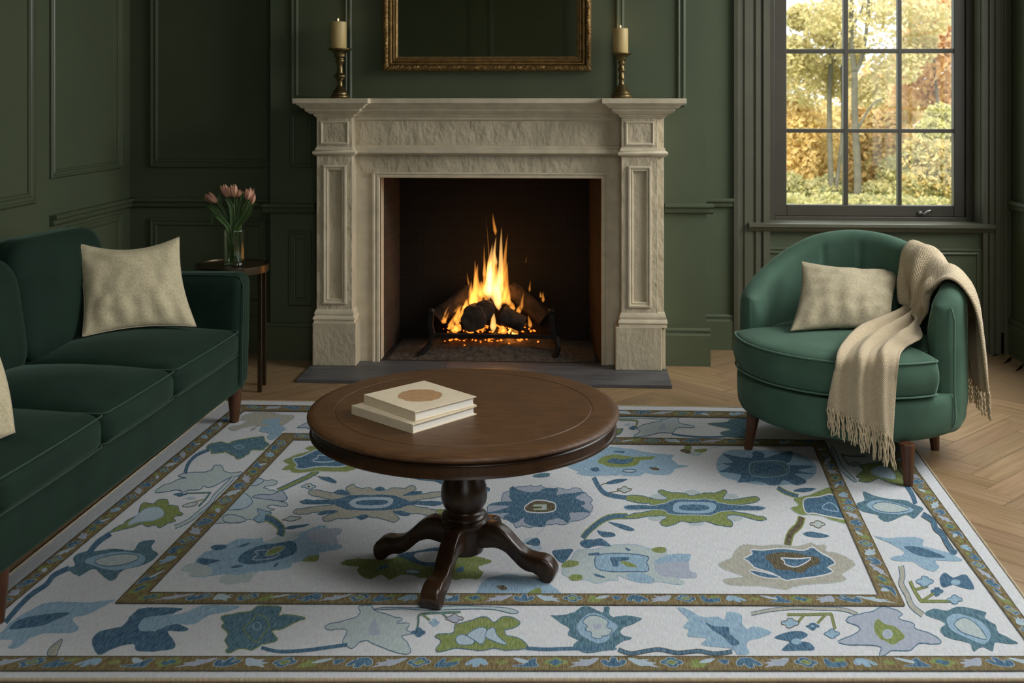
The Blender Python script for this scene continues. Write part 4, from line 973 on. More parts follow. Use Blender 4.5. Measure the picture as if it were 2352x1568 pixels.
S('P', 'teal', [(508, 1416), (545, 1407), (574, 1403), (591, 1392), (616, 1390), (646, 1394), (640, 1412), (660, 1410), (702, 1418), (677, 1429), (651, 1443), (624, 1449), (638, 1464), (630, 1473), (600, 1480), (580, 1493), (555, 1488), (530, 1498), (517, 1495), (524, 1485), (515, 1470), (524, 1455), (509, 1440), (514, 1430)], 1, 'green', 1.5)
OUTL('P', 'green', [(560, 1440), (580, 1425), (590, 1410), (612, 1420), (618, 1440), (605, 1455), (590, 1475), (570, 1460)], 1.6, 3)
OUTL('P', 'sky', [(590 + 9 * math.cos(a), 1437 + 9 * math.sin(a)) for a in [q * .785 for q in range(8)]], 1.5, 3)
R('B', 'navy', [(0, 795), (100, 820), (200, 825), (350, 815), (500, 795), (665, 772)], 28, 1)
S('B', 'pale', [(493, 640), (530, 610), (640, 590), (740, 550), (760, 520), (750, 480), (800, 468), (850, 473), (880, 510), (1000, 550), (1092, 575), (1040, 605), (1142, 608), (1120, 655), (1167, 685), (1085, 707), (1130, 760), (1152, 832), (1090, 842), (980, 810), (880, 772), (790, 740), (700, 802), (640, 767), (630, 740), (662, 665), (580, 652), (530, 662)], 1, 'navy', 1.3)
S('B', 'lav', [(830, 690), (860, 590), (880, 580), (912, 690)], 2)
S('B', 'pale', [(868, 500), (960, 485), (1200, 488), (1500, 473), (1700, 478), (1900, 490), (1988, 520), (1930, 532), (1800, 502), (1600, 497), (1300, 507), (1100, 497), (950, 502)], 1, 'navy', 1.2)
R('B', 'teal', [(1203, 660), (1212, 600), (1220, 545), (1300, 530), (1420, 525), (1540, 520)], 12, 1, 'green', 1.0); R('B', 'green', [(1245, 540), (1300, 582)], 12, 1, 'teal', .6); R('B', 'teal', [(1395, 528), (1440, 572)], 10, 1, 'green', .8)
petals('B', 'navy', 1215, 678, 52, 34, 1); petals('B', 'sky', 1336, 602, 36, 28, 1); petals('B', 'lav', 1490, 570, 62, 28, 1, 'dark')
S('B', 'green', [(1338, 710), (1380, 690), (1480, 680), (1500, 620), (1600, 590), (1700, 558), (1760, 570), (1800, 602), (1860, 558), (1950, 563), (1997, 602), (1960, 640), (1880, 662), (1900, 702), (1990, 720), (2055, 780), (2030, 807), (1950, 812), (1880, 817), (1800, 800), (1700, 817), (1600, 812), (1500, 800), (1390, 827), (1348, 812), (1388, 740)], 1, 'navy', 1.4)
S('B', 'ice', [(1500, 730), (1540, 693), (1600, 710), (1647, 745), (1620, 772), (1530, 772)], 2, 'navy', 1.2); S('B', 'ice', [(1590, 700), (1640, 658), (1700, 638), (1742, 660), (1720, 750), (1690, 767), (1650, 740)], 3, 'navy', 1.2); S('B', 'ice', [(1730, 690), (1760, 648), (1802, 648), (1820, 700), (1892, 762), (1850, 767), (1740, 720)], 4, 'navy', 1.2)
R('B', 'navy', [(2045, 800), (2200, 808), (2352, 803), (2620, 800)], 28, 1)
S('C', 'teal', [(48, 590), (150, 585), (250, 560), (310, 518), (380, 518), (440, 545), (490, 562), (500, 520), (542, 520), (540, 570), (580, 602), (680, 588), (815, 612), (740, 660), (638, 707), (650, 750), (735, 777), (640, 812), (590, 850), (602, 872), (500, 882), (430, 892), (330, 902), (240, 840), (280, 790), (198, 750), (210, 690), (130, 652), (100, 620)], 1)
S('C', 'sky', [(268, 680), (310, 620), (370, 573), (450, 573), (530, 620), (612, 680), (560, 742), (520, 802), (450, 822), (370, 790), (298, 740)], 2); S('C', 'pale', [(320, 640), (380, 590), (470, 600), (530, 640), (520, 690), (562, 702), (540, 752), (480, 762), (470, 782), (400, 772), (390, 730), (340, 710), (360, 680)], 3, 'navy', 1.4); E_('C', 'lav', 440, 680, 34, 26, 4)
R('C', 'navy', [(615, 872), (720, 905), (860, 882), (960, 872), (1100, 900), (1200, 892), (1290, 885), (1400, 905), (1500, 900), (1562, 888)], 26, 1, 'dark', 1.4)
S('C', 'sky', [(1105, 525), (1200, 540), (1320, 600), (1440, 602), (1500, 620), (1510, 570), (1560, 558), (1640, 590), (1642, 650), (1690, 702), (1740, 680), (1885, 722), (1870, 747), (1780, 782), (1720, 790), (1680, 832), (1702, 902), (1610, 917), (1570, 870), (1450, 852), (1308, 832), (1342, 780), (1200, 762), (1202, 710), (1158, 690), (1182, 650), (1200, 620)], 1)
S('C', 'navy', [(1338, 648), (1420, 680), (1530, 685), (1542, 740), (1622, 812), (1600, 837), (1550, 832), (1480, 760), (1400, 712)], 2)
R('D', 'taupe', [(70, 1130), (200, 1105), (350, 1092), (500, 1096), (650, 1102), (745, 1132)], 17, 1, 'navy', 1.2)
R('D', 'green', [(298, 1135), (430, 1134), (582, 1130)], 12, 1, 'dark', .8); R('D', 'green', [(405, 1137), (370, 1180)], 12, 1, 'dark', .8); R('D', 'green', [(540, 1137), (490, 1190)], 12, 1, 'dark', .8); R('D', 'green', [(578, 1130), (602, 1225)], 14, 1, 'dark', .8)
petals('D', 'sky', 318, 1188, 52, 28, 1, 'dark'); petals('D', 'navy', 460, 1208, 42, 22, 1); E_('D', 'sky', 460, 1208, 11, 7, 2); petals('D', 'sky', 583, 1256, 46, 26, 1, 'navy')
S('D', 'navy', [(216, 1282), (290, 1248), (380, 1238), (432, 1265), (380, 1300), (440, 1312), (472, 1357), (380, 1362), (265, 1362), (290, 1330), (310, 1305)], 1); E_('D', 'sky', 357, 1305, 32, 20, 2)
S('D', 'lav', [(623, 1302), (700, 1270), (752, 1240), (752, 1210), (678, 1180), (690, 1150), (760, 1130), (850, 1110), (900, 1083), (970, 1098), (1028, 1130), (1008, 1162), (1100, 1190), (1112, 1222), (1220, 1260), (1273, 1307), (1240, 1322), (1130, 1317), (1080, 1362), (960, 1362), (920, 1393), (880, 1393), (892, 1340), (800, 1327), (680, 1327)], 1, 'navy', 1.5)
S('D', 'green', [(848, 1220), (870, 1163), (920, 1195), (980, 1210), (1045, 1272), (1010, 1302), (970, 1325), (920, 1302), (880, 1282)], 2); E_('D', 'lav', 935, 1258, 30, 28, 3, 'ice')
S('D', 'teal', [(1168, 1130), (1230, 1098), (1310, 1110), (1380, 1083), (1480, 1098), (1565, 1120), (1550, 1155), (1622, 1200), (1642, 1250), (1763, 1312), (1720, 1322), (1620, 1312), (1602, 1367), (1540, 1340), (1480, 1367), (1460, 1320), (1380, 1297), (1300, 1272), (1268, 1230), (1302, 1190), (1240, 1162)], 1)
S('D', 'sky', [(1310, 1160), (1370, 1128), (1440, 1143), (1530, 1180), (1582, 1240), (1582, 1290), (1540, 1322), (1440, 1282), (1340, 1232)], 2); S('D', 'pale', [(1358, 1190), (1420, 1153), (1480, 1180), (1530, 1230), (1562, 1292), (1480, 1272), (1400, 1242)], 3, 'navy', 1.4)
R('D', 'taupe', [(1020, 825), (1030, 890), (1022, 940), (1060, 1010), (1090, 1080), (1160, 1137)], 28, 1, 'navy', 1.4)
R('D', 'green', [(1078, 922), (1110, 990), (1150, 1050)], 16, 1, 'dark', .9); R('D', 'green', [(1145, 1050), (1240, 1050), (1335, 1050)], 13, 1, 'dark', .9); R('D', 'green', [(1110, 976), (1192, 954)], 13, 1, 'dark', .8); R('D', 'green', [(1158, 1045), (1230, 998)], 13, 1, 'dark', .8)
petals('D', 'sky', 1170, 925, 48, 32, 1, 'navy'); petals('D', 'navy', 1248, 988, 38, 26, 1); petals('D', 'sky', 1360, 1040, 44, 26, 1, 'navy')
S('D', 'navy', [(1266, 902), (1300, 868), (1350, 900), (1400, 883), (1442, 888), (1485, 972), (1400, 962), (1350, 945), (1285, 962)], 1); E_('D', 'sky', 1367, 930, 30, 18, 2)
# ---------------- window side border
S('D', 'sky', [(845, 635), (950, 650), (1080, 640), (1165, 660), (1160, 700), (1300, 735), (1405, 782), (1380, 797), (1240, 792), (1262, 832), (1220, 862), (1148, 832), (1100, 800), (980, 792), (958, 770), (1040, 750), (990, 702)], 1)
S('D', 'navy', [(1038, 703), (1150, 710), (1305, 772), (1200, 772), (1110, 752)], 2)
R('D', 'navy', [(1155, 498), (1220, 540), (1240, 590), (1280, 622), (1310, 680), (1352, 742)], 30, 1, 'dark', 1.2); E_('D', 'navy', 1352, 738, 26, 18, 2)
S('D', 'teal', [(738, 430), (790, 410), (778, 353), (850, 380), (940, 400), (1050, 410), (1100, 435), (1162, 460), (1140, 492), (1100, 527), (1050, 502), (940, 547), (880, 522), (870, 502), (768, 477)], 1)
S('D', 'sky', [(800, 440), (870, 408), (1000, 430), (1102, 470), (1020, 497), (880, 487)], 2); S('D', 'pale', [(838, 445), (900, 420), (1010, 440), (1072, 470), (980, 487), (880, 477)], 3, 'navy', 1.2)
R('D', 'navy', [(1055, 318), (1090, 370), (1112, 432)], 28, 1)
S('D', 'green', [(733, 260), (780, 220), (758, 190), (850, 173), (970, 168), (1000, 210), (1042, 270), (1062, 322), (960, 302), (880, 272), (820, 297), (750, 287), (770, 270)], 1, 'navy', 1.0)
S('D', 'ice', [(828, 232), (880, 193), (950, 210), (985, 272), (900, 262)], 2, 'sky')
S('D', 'pale', [(575, 80), (600, 85), (640, 180), (680, 225), (735, 285), (722, 292), (655, 240), (610, 180)], 1, 'navy', 1.1)
R('D', 'teal', [(640, 120), (700, 130), (800, 130)], 8, 1); R('D', 'teal', [(645, 120), (670, 160), (690, 185)], 8, 1); petals('D', 'lav', 725, 180, 34, 14, 1, 'teal')
# ---------------- sofa side border
S('G', 'teal', [(648, 390), (660, 345), (740, 313), (850, 303), (900, 320), (1000, 290), (1120, 263), (1260, 248), (1372, 233), (1390, 290), (1453, 345), (1380, 385), (1380, 407), (1210, 412), (1190, 450), (1120, 502), (1040, 522), (1000, 480), (920, 457), (880, 430), (780, 452), (710, 452), (700, 410)], 1, 'green', 1.2)
OUTL('G', 'sky', [(1060 + 62 * math.cos(a), 368 + 18 * math.sin(a)) for a in [q * .785 for q in range(8)]], 1.2, 3)
R('G', 'navy', [(670, 408), (560, 450), (470, 510), (400, 600), (365, 712)], 42, 1)
S('G', 'pale', [(278, 740), (340, 713), (500, 690), (660, 685), (720, 640), (730, 610), (790, 604), (832, 608), (852, 650), (890, 690), (960, 705), (1080, 690), (1102, 715), (1030, 747), (950, 765), (850, 812), (760, 860), (660, 892), (610, 870), (550, 922), (430, 922), (330, 952), (290, 920), (150, 942), (-20, 955), (40, 890), (150, 840), (300, 780), (380, 765), (300, 752)], 1, 'navy', 1.2)
R('G', 'pale', [(985, 760), (950, 800), (860, 890), (750, 1000), (690, 1090), (570, 1190), (440, 1300), (310, 1370), (230, 1398)], 36, 1, 'navy', 1.3)
R('G', 'teal', [(375, 965), (520, 962), (700, 955)], 13, 1, 'green', .6); R('G', 'teal', [(690, 955), (620, 1050), (540, 1132)], 18, 1, 'green', .6); petals('G', 'navy', 300, 980, 80, 24, 1); S('G', 'pale', [(328, 1130), (420, 1090), (520, 1078), (500, 1120), (400, 1142)], 1, 'dark', 1.0); R('G', 'green', [(500, 1070), (600, 1042)], 11, 1)
S('G', 'ice', [(370, 1030), (430, 1005), (510, 1020), (450, 1045)], 1)
S('A', 'green', [(608, 732), (650, 700), (690, 680), (720, 655), (770, 632), (778, 590), (800, 565), (850, 572), (880, 550), (935, 548), (940, 578), (990, 585), (995, 612), (1016, 632), (970, 645), (972, 672), (930, 680), (890, 708), (868, 690), (820, 700), (790, 685), (740, 700), (690, 715)], 1, 'navy', 1.0)
S('A', 'ice', [(708, 690), (760, 640), (810, 600), (880, 593), (912, 630), (860, 662), (780, 672)], 2, 'sky')
R('A', 'navy', [(615, 738), (540, 790), (490, 852)], 30, 1)
S('A', 'teal', [(408, 872), (460, 840), (540, 833), (640, 820), (740, 832), (770, 788), (862, 773), (840, 820), (882, 852), (820, 902), (770, 920), (680, 942), (640, 992), (600, 997), (560, 960), (520, 932), (440, 972), (378, 932), (420, 912)], 1)
S('A', 'sky', [(468, 890), (560, 853), (680, 838), (802, 862), (780, 912), (640, 942), (540, 922)], 2); S('A', 'pale', [(528, 887), (640, 855), (740, 853), (772, 877), (680, 912), (570, 917)], 3, 'navy', 1.3)
# ---------------- far border
S('I', 'taupe', [(358, 662), (400, 610), (560, 590), (690, 510), (580, 505), (600, 440), (760, 380), (950, 348), (1150, 358), (1300, 410), (1500, 413), (1533, 452), (1480, 502), (1400, 562), (1300, 602), (1100, 622), (900, 602), (860, 622), (820, 682), (755, 692), (780, 650), (880, 602), (700, 622), (560, 662), (450, 692)], 1, 'lav', .8)
S('I', 'sky', [(905, 682), (960, 620), (1080, 590), (958, 550), (960, 500), (1080, 488), (1250, 463), (1292, 500), (1260, 580), (1340, 620), (1385, 672), (1300, 742), (1230, 822), (1120, 857), (1048, 812), (1080, 742), (920, 712)], 2)
S('I', 'lav', [(1588, 640), (1680, 588), (1780, 543), (1900, 555), (2100, 640), (2100, 760), (2000, 730), (1880, 690), (1760, 642), (1650, 642)], 1, 'navy', 1.0)
S('E', 'pale', [(668, 270), (720, 230), (698, 210), (740, 180), (860, 153), (950, 123), (1012, 130), (1010, 165), (1122, 190), (1110, 202), (1000, 202), (960, 242), (880, 237), (780, 262)], 1, 'navy', 1.0); S('E', 'lav', [(850, 215), (880, 175), (905, 175), (910, 215)], 2)
R('E', 'navy', [(958, 250), (1100, 267), (1250, 272), (1400, 265)], 13, 1)
S('E', 'teal', [(1226, 170), (1370, 160), (1400, 138), (1560, 138), (1560, 272), (1390, 272), (1318, 240), (1400, 215), (1300, 192)], 1, 'green', .8)
R('E', 'pale', [(540, 130), (740, 126), (900, 137)], 9, 1, 'navy', .8); R('E', 'green', [(560, 145), (650, 145), (702, 150)], 8, 1, 'teal', .6); R('E', 'green', [(702, 150), (688, 202)], 10, 1, 'teal', .6); petals('E', 'navy', 670, 203, 34, 14, 1); S('E', 'green', [(500, 225), (560, 212), (592, 212), (560, 252), (510, 256)], 1, 'navy')
S('E', 'ice', [(600, 180), (640, 168), (640, 188)], 1)
ro = rug.build('patterned_rug', RMAT)
# all faces of the top look up
for p in ro.data.polygons:
    if p.center.z > RZ - .0001 and p.normal.z < 0: p.flip()
tag(ro, 'large white rug with blue and green floral motifs and brown borders', 'rug')
# bound edge
mb = MB()
pts = [fl(x, y, .005) for x, y in ROUT]
for k in range(4):
    a, b = pts[k], pts[(k + 1) % 4]; L = (b - a).length; n = max(4, int(L / .05))
    mb.tube([a.lerp(b, q / n) for q in range(n + 1)], .0048, 8)
mb.build('bound_edge', RMAT[RN.index('bind')], ro, smooth=True)
# ================================================================== FIREPLACE
YP, YJ = 5.29, 5.385          # pier face, jamb face
def Xp(px, Y=YP): return X_at(px, Y)
def Zp(py, px=1126, Y=YP): return Z_at(px, py, Y)
ZSH = HCAM                    # shelf top sits at eye height
ZH = 0.016                    # hearth slab top
fp = thing('fireplace_surround', 'carved limestone mantelpiece around the open fire', 'fireplace', (Xp(1126), YB, ZH))
fl_ = Vector(fp.location)
def rel(mb, loc): mb.v = [(x - loc.x, y - loc.y, z - loc.z) for x, y, z in mb.v]; return mb
def stack(mb, x0, x1, yf, yb, prof):
    """prof: list of (overhang, z) swept round front and two sides of a block"""
    rows = []
    for o, z in prof:
        rows.append([(x0 - o, yb, z), (x0 - o, yf - o, z), (x1 + o, yf - o, z), (x1 + o, yb, z)])
    mb.grid(rows, closed_u=True)
    n = len(mb.v)
    mb.f.append((n - 4, n - 3, n - 2, n - 1)); mb.m.append(0)
    k = n - 4 * len(prof); mb.f.append((k + 3, k + 2, k + 1, k)); mb.m.append(0)
zc = lambda py: Zp(py)
# shelf and cornice, with blocks breaking forward over the piers
def cornice(zt=ZSH):
    return [(o, zt + z) for o, z in ((.098, 0), (.098, -.025), (.083, -.026), (.083, -.033), (.075, -.034), (.066, -.045), (.060, -.049), (.049, -.050), (.049, -.060), (.042, -.066), (.031, -.073), (.027, -.077), (.013, -.078), (.013, -.087), (.004, -.091), (.004, -.096))][::-1]
lx0, lx1 = Xp(727), Xp(809); rx0, rx1 = Xp(1427), Xp(1526)
mb = MB()
cs = cornice()
stack(mb, lx0, lx1, YP, YB, cs)
stack(mb, rx0, rx1, YP, YB, cs)
stack(mb, lx1 + .01, rx0 - .01, YJ - .03, YB, [(o * .96, z + .0004) for o, z in cs])
rel(mb, fl_).build('mantel_shelf', M['stone_smooth'], fp, bevel=.002)
ZC1 = ZSH - .096
zn1, zn0 = zc(341), zc(357)             # necking band
za0 = zc(400)                           # top of opening bead
# frieze between the blocks
mb = MB()
mb.box(lx1, rx0, YJ - .02, YB, zn1, ZC1)
rel(mb, fl_).build('frieze', M['stone'], fp)
# moulding under the frieze
pr = [(zn1 + .012, .0), (zn1 + .010, .012), (zn1, .014), (zn1 - .004, .026), (zn0 + .010, .030), (zn0 + .004, .022), (zn0, .010), (zn0 - .002, 0)]
q = rail(on_back(YJ - .02), lx1, rx0, pr)
q2 = rail(on_back(YJ - .02), lx1, rx0, [(ZC1, .0), (ZC1, .010), (ZC1 - .010, .012), (ZC1 - .016, .004), (ZC1 - .018, 0)])
q.add(q2.v, q2.f); rel(q, fl_).build('frieze_moulding', M['stone_smooth'], fp)
# architrave: lintel and two jambs round the opening
ox0, ox1, ozt = X_at(873, YJ), X_at(1381, YJ), Z_at(1126, 409, YJ)
mb = MB()
mb.box(lx1, rx0, YJ, YB + .03, ozt, zn1)
rel(mb, fl_).build('lintel', M['stone'], fp)
for x0, x1 in ((lx1 - .005, ox0), (ox1, rx0 + .005)):
    rel(MB().box(x0, x1, YJ, YB + .03, ZH, ozt), fl_).build('jamb', M['stone_smooth'], fp)
# bead round the opening
bw = X_at(873, YJ) - X_at(855, YJ)
bp_ = [(0, 0), (0, .012), (bw * .25, .014), (bw * .4, .007), (bw * .55, .007), (bw * .65, .011), (bw * .9, .010), (bw, .002), (bw, -.02)]
rows = []
for d, h in bp_:
    a0, a1, b1 = ox0 - bw + d, ox1 + bw * .8 - d * .8, ozt + bw * .7 - d * .7
    rows.append([(a0, YJ - h, ZH), (a0, YJ - h, b1), (a1, YJ - h, b1), (a1, YJ - h, ZH)])
mb = MB(); mb.grid(rows); rel(mb, fl_).build('opening_bead', M['stone_smooth'], fp)
# piers
for side, (x0, x1) in (('a', (lx0, lx1)), ('b', (rx0, rx1))):
    b1x = Xp(1511) if side == 'b' else x1
    pier = None
    mb = MB()
    zpb = zc(716)
    q0, q1 = (Xp(742), Xp(796)) if side == 'a' else (Xp(1442), Xp(1496))
    r0, r1, s0, s1 = q0 + .026, q1 - .026, zc(702) + .026, zc(380) - .026
    xe = b1x if side == 'b' else x1
    fr = [[(x0, YP, zpb - .01), (xe, YP, zpb - .01), (xe, YP, zn0 + .006), (x0, YP, zn0 + .006)], [(r0, YP, s0), (r1, YP, s0), (r1, YP, s1), (r0, YP, s1)], [(r0 + .003, YP + .014, s0 + .003), (r1 - .003, YP + .014, s0 + .003), (r1 - .003, YP + .014, s1 - .003), (r0 + .003, YP + .014, s1 - .003)]]
    mb.grid(fr, closed_u=True); n_ = len(mb.v); mb.f.append((n_ - 4, n_ - 3, n_ - 2, n_ - 1)); mb.m.append(0)
    bk = [[(x0, YP, zpb - .01), (xe, YP, zpb - .01), (xe, YP, zn0 + .006), (x0, YP, zn0 + .006)], [(x0, YB, zpb - .01), (xe, YB, zpb - .01), (xe, YB, zn0 + .006), (x0, YB, zn0 + .006)]]
    mb.grid(bk, closed_u=True)
    mb = weld(mb)
    if side == 'b': mb.box(b1x, x1, YP + .03, YB, zpb - .01, zn0 + .006)
    mb = rel(mb, fl_)
    pier = mb.build('pier', M['stone'], fp, bevel=.003)
    # block above
    mb = MB()
    if side == 'b':
        mb.box(x0, b1x, YP, YB, zn1 - .004, ZC1); mb.box(b1x, x1, YP + .03, YB, zn1 - .004, ZC1)
    else: mb.box(x0, x1, YP, YB, zn1 - .004, ZC1)
    blk = rel(mb, fl_).build('pier_block', M['stone'], fp, bevel=.003)
    bx1 = b1x
    fm = frame_mesh(on_back(YP), x0 + .020, bx1 - .018, zn1 + .018, ZC1 - .016, [(0, -.002), (0, .005), (.006, .007), (.012, .003), (.014, -.002)])
    rel(fm, fl_).build('block_moulding', M['stone_smooth'], blk)
    # necking
    mb = MB(); stack(mb, x0, x1, YP, YB, [(0, zn0 - .006), (.004, zn0 - .003), (.010, zn0), (.016, zn0 + .006), (.018, zn0 + .014), (.014, zn0 + .021), (.006, zn0 + .025), (.004, zn1), (0, zn1 + .006)])
    rel(mb, fl_).build('necking', M['stone_smooth'], fp, smooth=True, angle=.7)
    # recessed-look panel: mitred moulding standing on the face and a sunk field edge
    fa0, fa1 = (Xp(742), Xp(796)) if side == 'a' else (Xp(1442), Xp(1496))
    fm = frame_mesh(on_back(YP), fa0, fa1, zc(702), zc(380), [(0, -.002), (0, .009), (.005, .011), (.010, .011), (.013, .004), (.018, .003), (.022, .006), (.026, .0015), (.027, -.002)])
    rel(fm, fl_).build('panel_moulding', M['stone_smooth'], pier)
    # base moulding and plinth
    p0, p1 = (Xp(719), Xp(819)) if side == 'a' else (Xp(1413.5), Xp(1529))
    zt = zc(745); zm = zc(715)
    mb = MB(); stack(mb, x0, x1, YP, YB, [(.012, zt - .004), (.012, zt + .004), (.010, zt + .012), (.016, zt + .018), (.014, zt + .028), (.006, zt + .036), (.009, zt + .042), (.008, zt + .052), (0, zm + .002)])
    rel(mb, fl_).build('base_moulding', M['stone_smooth'], fp, smooth=True, angle=.7)
    mb = MB()
    if side == 'b':
        mb.box(p0, Xp(1520), YP - .014, YB, ZH, zt); mb.box(Xp(1520), p1, YP + .012, YB, ZH, zt)
    else: mb.box(p0, p1, YP - .014, YB, ZH, zt)
    rel(mb, fl_).build('plinth', M['stone_fine'], fp, bevel=.004)
# firebox (brick lining with a sooty back)
def uvquad(mb, uvs, a, b, c, d):
    a, b, c, d = map(Vector, (a, b, c, d)); mb.quad(a, b, c, d)
    u = (b - a).length; v = (d - a).length
    uvs.append([(0, 0), (u, 0), ((c - d).length, v), (0, v)])
mb = MB(); uvs = []
YK = 5.93
kx0, kx1 = X_at(918, YK), X_at(1354, YK)
zt = ozt + .25
e0, e1 = ox0 - .002, ox1 + .002
Yf = YB + .02
P = lambda x, y, z: (x - fl_.x, y - fl_.y, z - fl_.z)
uvquad(mb, uvs, P(e0, Yf - .07, ZH), P(kx0, YK, ZH), P(kx0, YK, zt), P(e0, Yf - .07, zt))
uvquad(mb, uvs, P(kx0, YK, ZH), P(kx1, YK, ZH), P(kx1, YK, zt), P(kx0, YK, zt))
uvquad(mb, uvs, P(kx1, YK, ZH), P(e1, Yf - .07, ZH), P(e1, Yf - .07, zt), P(kx1, YK, zt))
uvquad(mb, uvs, P(e0, Yf, zt), P(e1, Yf, zt), P(kx1, YK, zt), P(kx0, YK, zt))
uvquad(mb, uvs, P(e0, YJ + .02, ZH + .0005), P(e1, YJ + .02, ZH + .0005), P(kx1, YK, ZH + .0005), P(kx0, YK, ZH + .0005))
mb.m = [0, 1, 0, 1, 1]
o = mb.build('firebox_lining', [M['brick'], M['soot']], fp)
ul = o.data.uv_layers.new(name='UVMap')
# match loops by vertex position order
for p in o.data.polygons:
    base = p.index * 4
    for li in p.loop_indices:
        vi = o.data.loops[li].vertex_index
        ul.data[li].uv = uvs[p.index][vi - base]
# hearth slab
h0 = fl(684, 868, ZH); h1 = fl(1545, 888, ZH)
yh = (h0.y + h1.y) / 2
hs = MB()
mid = Xp(1020)
hs.box(h0.x, mid, yh, YB, 0, ZH).box(mid + .0015, h1.x, yh, YB, 0, ZH).box(ox0, ox1, YB, 5.93, 0, ZH)
tag(hs.build('hearth_slab', M['slate'], bevel=.002), 'grey slate hearth slab under the stone mantelpiece', 'hearth')
# ash bed
mb = MB(); rows = []
a0, a1, b0, b1 = ox0 + .03, ox1 - .03, 5.42, 5.90
for i in range(40):
    row = []
    for j in range(90):
        x = a0 + (a1 - a0) * j / 89; y = b0 + (b1 - b0) * i / 39
        e = min(1, min(j, 89 - j) / 14) * min(1, min(i, 39 - i) / 8)
        n = mnoise.noise((x * 18, y * 18, 3)) * .010 + mnoise.noise((x * 60, y * 60, 1)) * .008
        h = e * (.020 + .030 * math.exp(-((x - Xp(1130)) / .28) ** 2) + n) + (.002 if e > 0 else -.001)
        row.append((x, y, ZH + .001 + max(h, -.001)))
    rows.append(row)
mb.grid(rows)
tag(mb.build('ash_bed', M['ash'], smooth=True), 'grey ash spread across the firebox floor under the grate', 'ash', kind='stuff')
# ------------------------------------------------------------------ fire
YF = 5.66
def FZ(zx, zy, Y=YF):     # fire zoom coordinates -> place at depth Y
    return yp(930 + zx / 3.824, 450 + zy / 3.824, Y)
# grate with andiron posts
gy0, gy1 = 5.50, 5.80
gb0, gb1 = FZ(240, 1222, gy0), FZ(1330, 1222, gy0)
gt = thing('fire_grate', 'black iron log grate with upright end posts', 'grate', ((gb0.x + gb1.x) / 2, 5.65, ZH))
gl = Vector(gt.location)
zb = gb0.z
def gbar(pts, r, name='bar', sq=True):
    mb = MB()
    for a, b in zip(pts, pts[1:]): mb.bar(a, b, r)
    return rel(mb, gl).build(name, M['iron'], gt, bevel=.002)
gbar([(gb0.x, gy0, zb), (gb1.x, gy0, zb)], .020, 'front_bar')
gbar([(gb0.x + .02, gy1, zb), (gb1.x - .02, gy1, zb)], .018, 'rear_bar')
for k in range(1, 8):
    x = gb0.x + (gb1.x - gb0.x) * k / 8
    gbar([(x, gy0, zb - .006), (x, gy1, zb - .006)], .012, 'cross_bar')
for (bx, px_) in ((gb0.x, -1), (gb1.x, 1)):
    top = FZ(225 if px_ < 0 else 1297, 1000, gy0)
    gbar([(bx - px_ * .006, gy0, zb - .01), (top.x, gy0, zb + .05), (top.x - px_ * .004, gy0, top.z - .02)], .026, 'andiron_post')
    mb = MB(); mb.lathe([(.004, -.024), (.016, -.018), (.019, -.006), (.014, .006), (.004, .012)], 16, (top.x - px_ * .004, gy0, top.z)); rel(mb, gl).build('post_finial', M['iron'], gt, smooth=True)
    f = FZ(120 if px_ < 0 else 1315, 1430, 5.46)
    gbar([(bx, gy0, zb), (bx + px_ * .012, gy0 - .02, zb - .05), (f.x, 5.46, ZH + .012)], .022, 'leg')
    gbar([(bx, gy1, zb), (bx + px_ * .01, gy1, ZH + .05)], .02, 'leg')
# logs
def log(pa, pb, r0, r1, label, seed, knob=0.0):
    pa, pb = Vector(pa), Vector(pb); ax = (pb - pa); L = ax.length; ax.normalize()
    u = ax.orthogonal().normalized(); v = ax.cross(u)
    t = thing('log', label, 'log', tuple((pa + pb) / 2), group=None)
    rows = []; n = 22; m = 28
    for i in range(n + 1):
        s = i / n; r = r0 + (r1 - r0) * s
        row = []
        for k in range(m):
            a = 2 * math.pi * k / m
            d = 1 + .16 * mnoise.noise((math.cos(a) * 1.6 + seed, math.sin(a) * 1.6, s * L * 9)) + .08 * mnoise.noise((math.cos(a) * 6, math.sin(a) * 6 + seed, s * L * 30))
            p = pa + ax * (L * s) + (u * math.cos(a) + v * math.sin(a)) * r * d
            row.append(p)
        rows.append(row)
    mb = MB(); mb.grid(rows, closed_u=True)
    loc = (pa + pb) / 2
    o = rel(mb, loc).build('bark', M['bark'], t, smooth=True)
    for i, sg in ((0, -1), (n, 1)):
        mb = MB()
        c = pa + ax * (L * i / n) + ax * sg * .004
        base = len(mb.v); mb.v.append(tuple(c)); mb.v += [tuple(p) for p in rows[i]]
        for k in range(m): mb.f.append((base, base + 1 + k, base + 1 + (k + 1) % m)); mb.m.append(0)
        rel(mb, loc).build('cut_end', M['bark'], t, smooth=True)
    return t
log(FZ(285, 1075, 5.70), FZ(600, 800, 5.78), .047, .040, 'charred log leaning up from the grate post nearer the sofa', 1.3)
log(FZ(1235, 1075, 5.70), FZ(930, 800, 5.78), .048, .042, 'charred log leaning up from the grate post nearer the armchair', 4.1)
log(FZ(600, 1080, 5.53), FZ(650, 1010, 5.76), .066, .058, 'short charred log showing its round cut end in the flames', 7.7)
log(FZ(700, 1000, 5.56), FZ(705, 990, 5.74), .052, .050, 'stubby charred log lying on top of the burning pile', 9.2)
log(FZ(850, 1040, 5.56), FZ(1045, 1128, 5.55), .050, .042, 'thick charred log lying slanted across the front of the grate', 12.5)
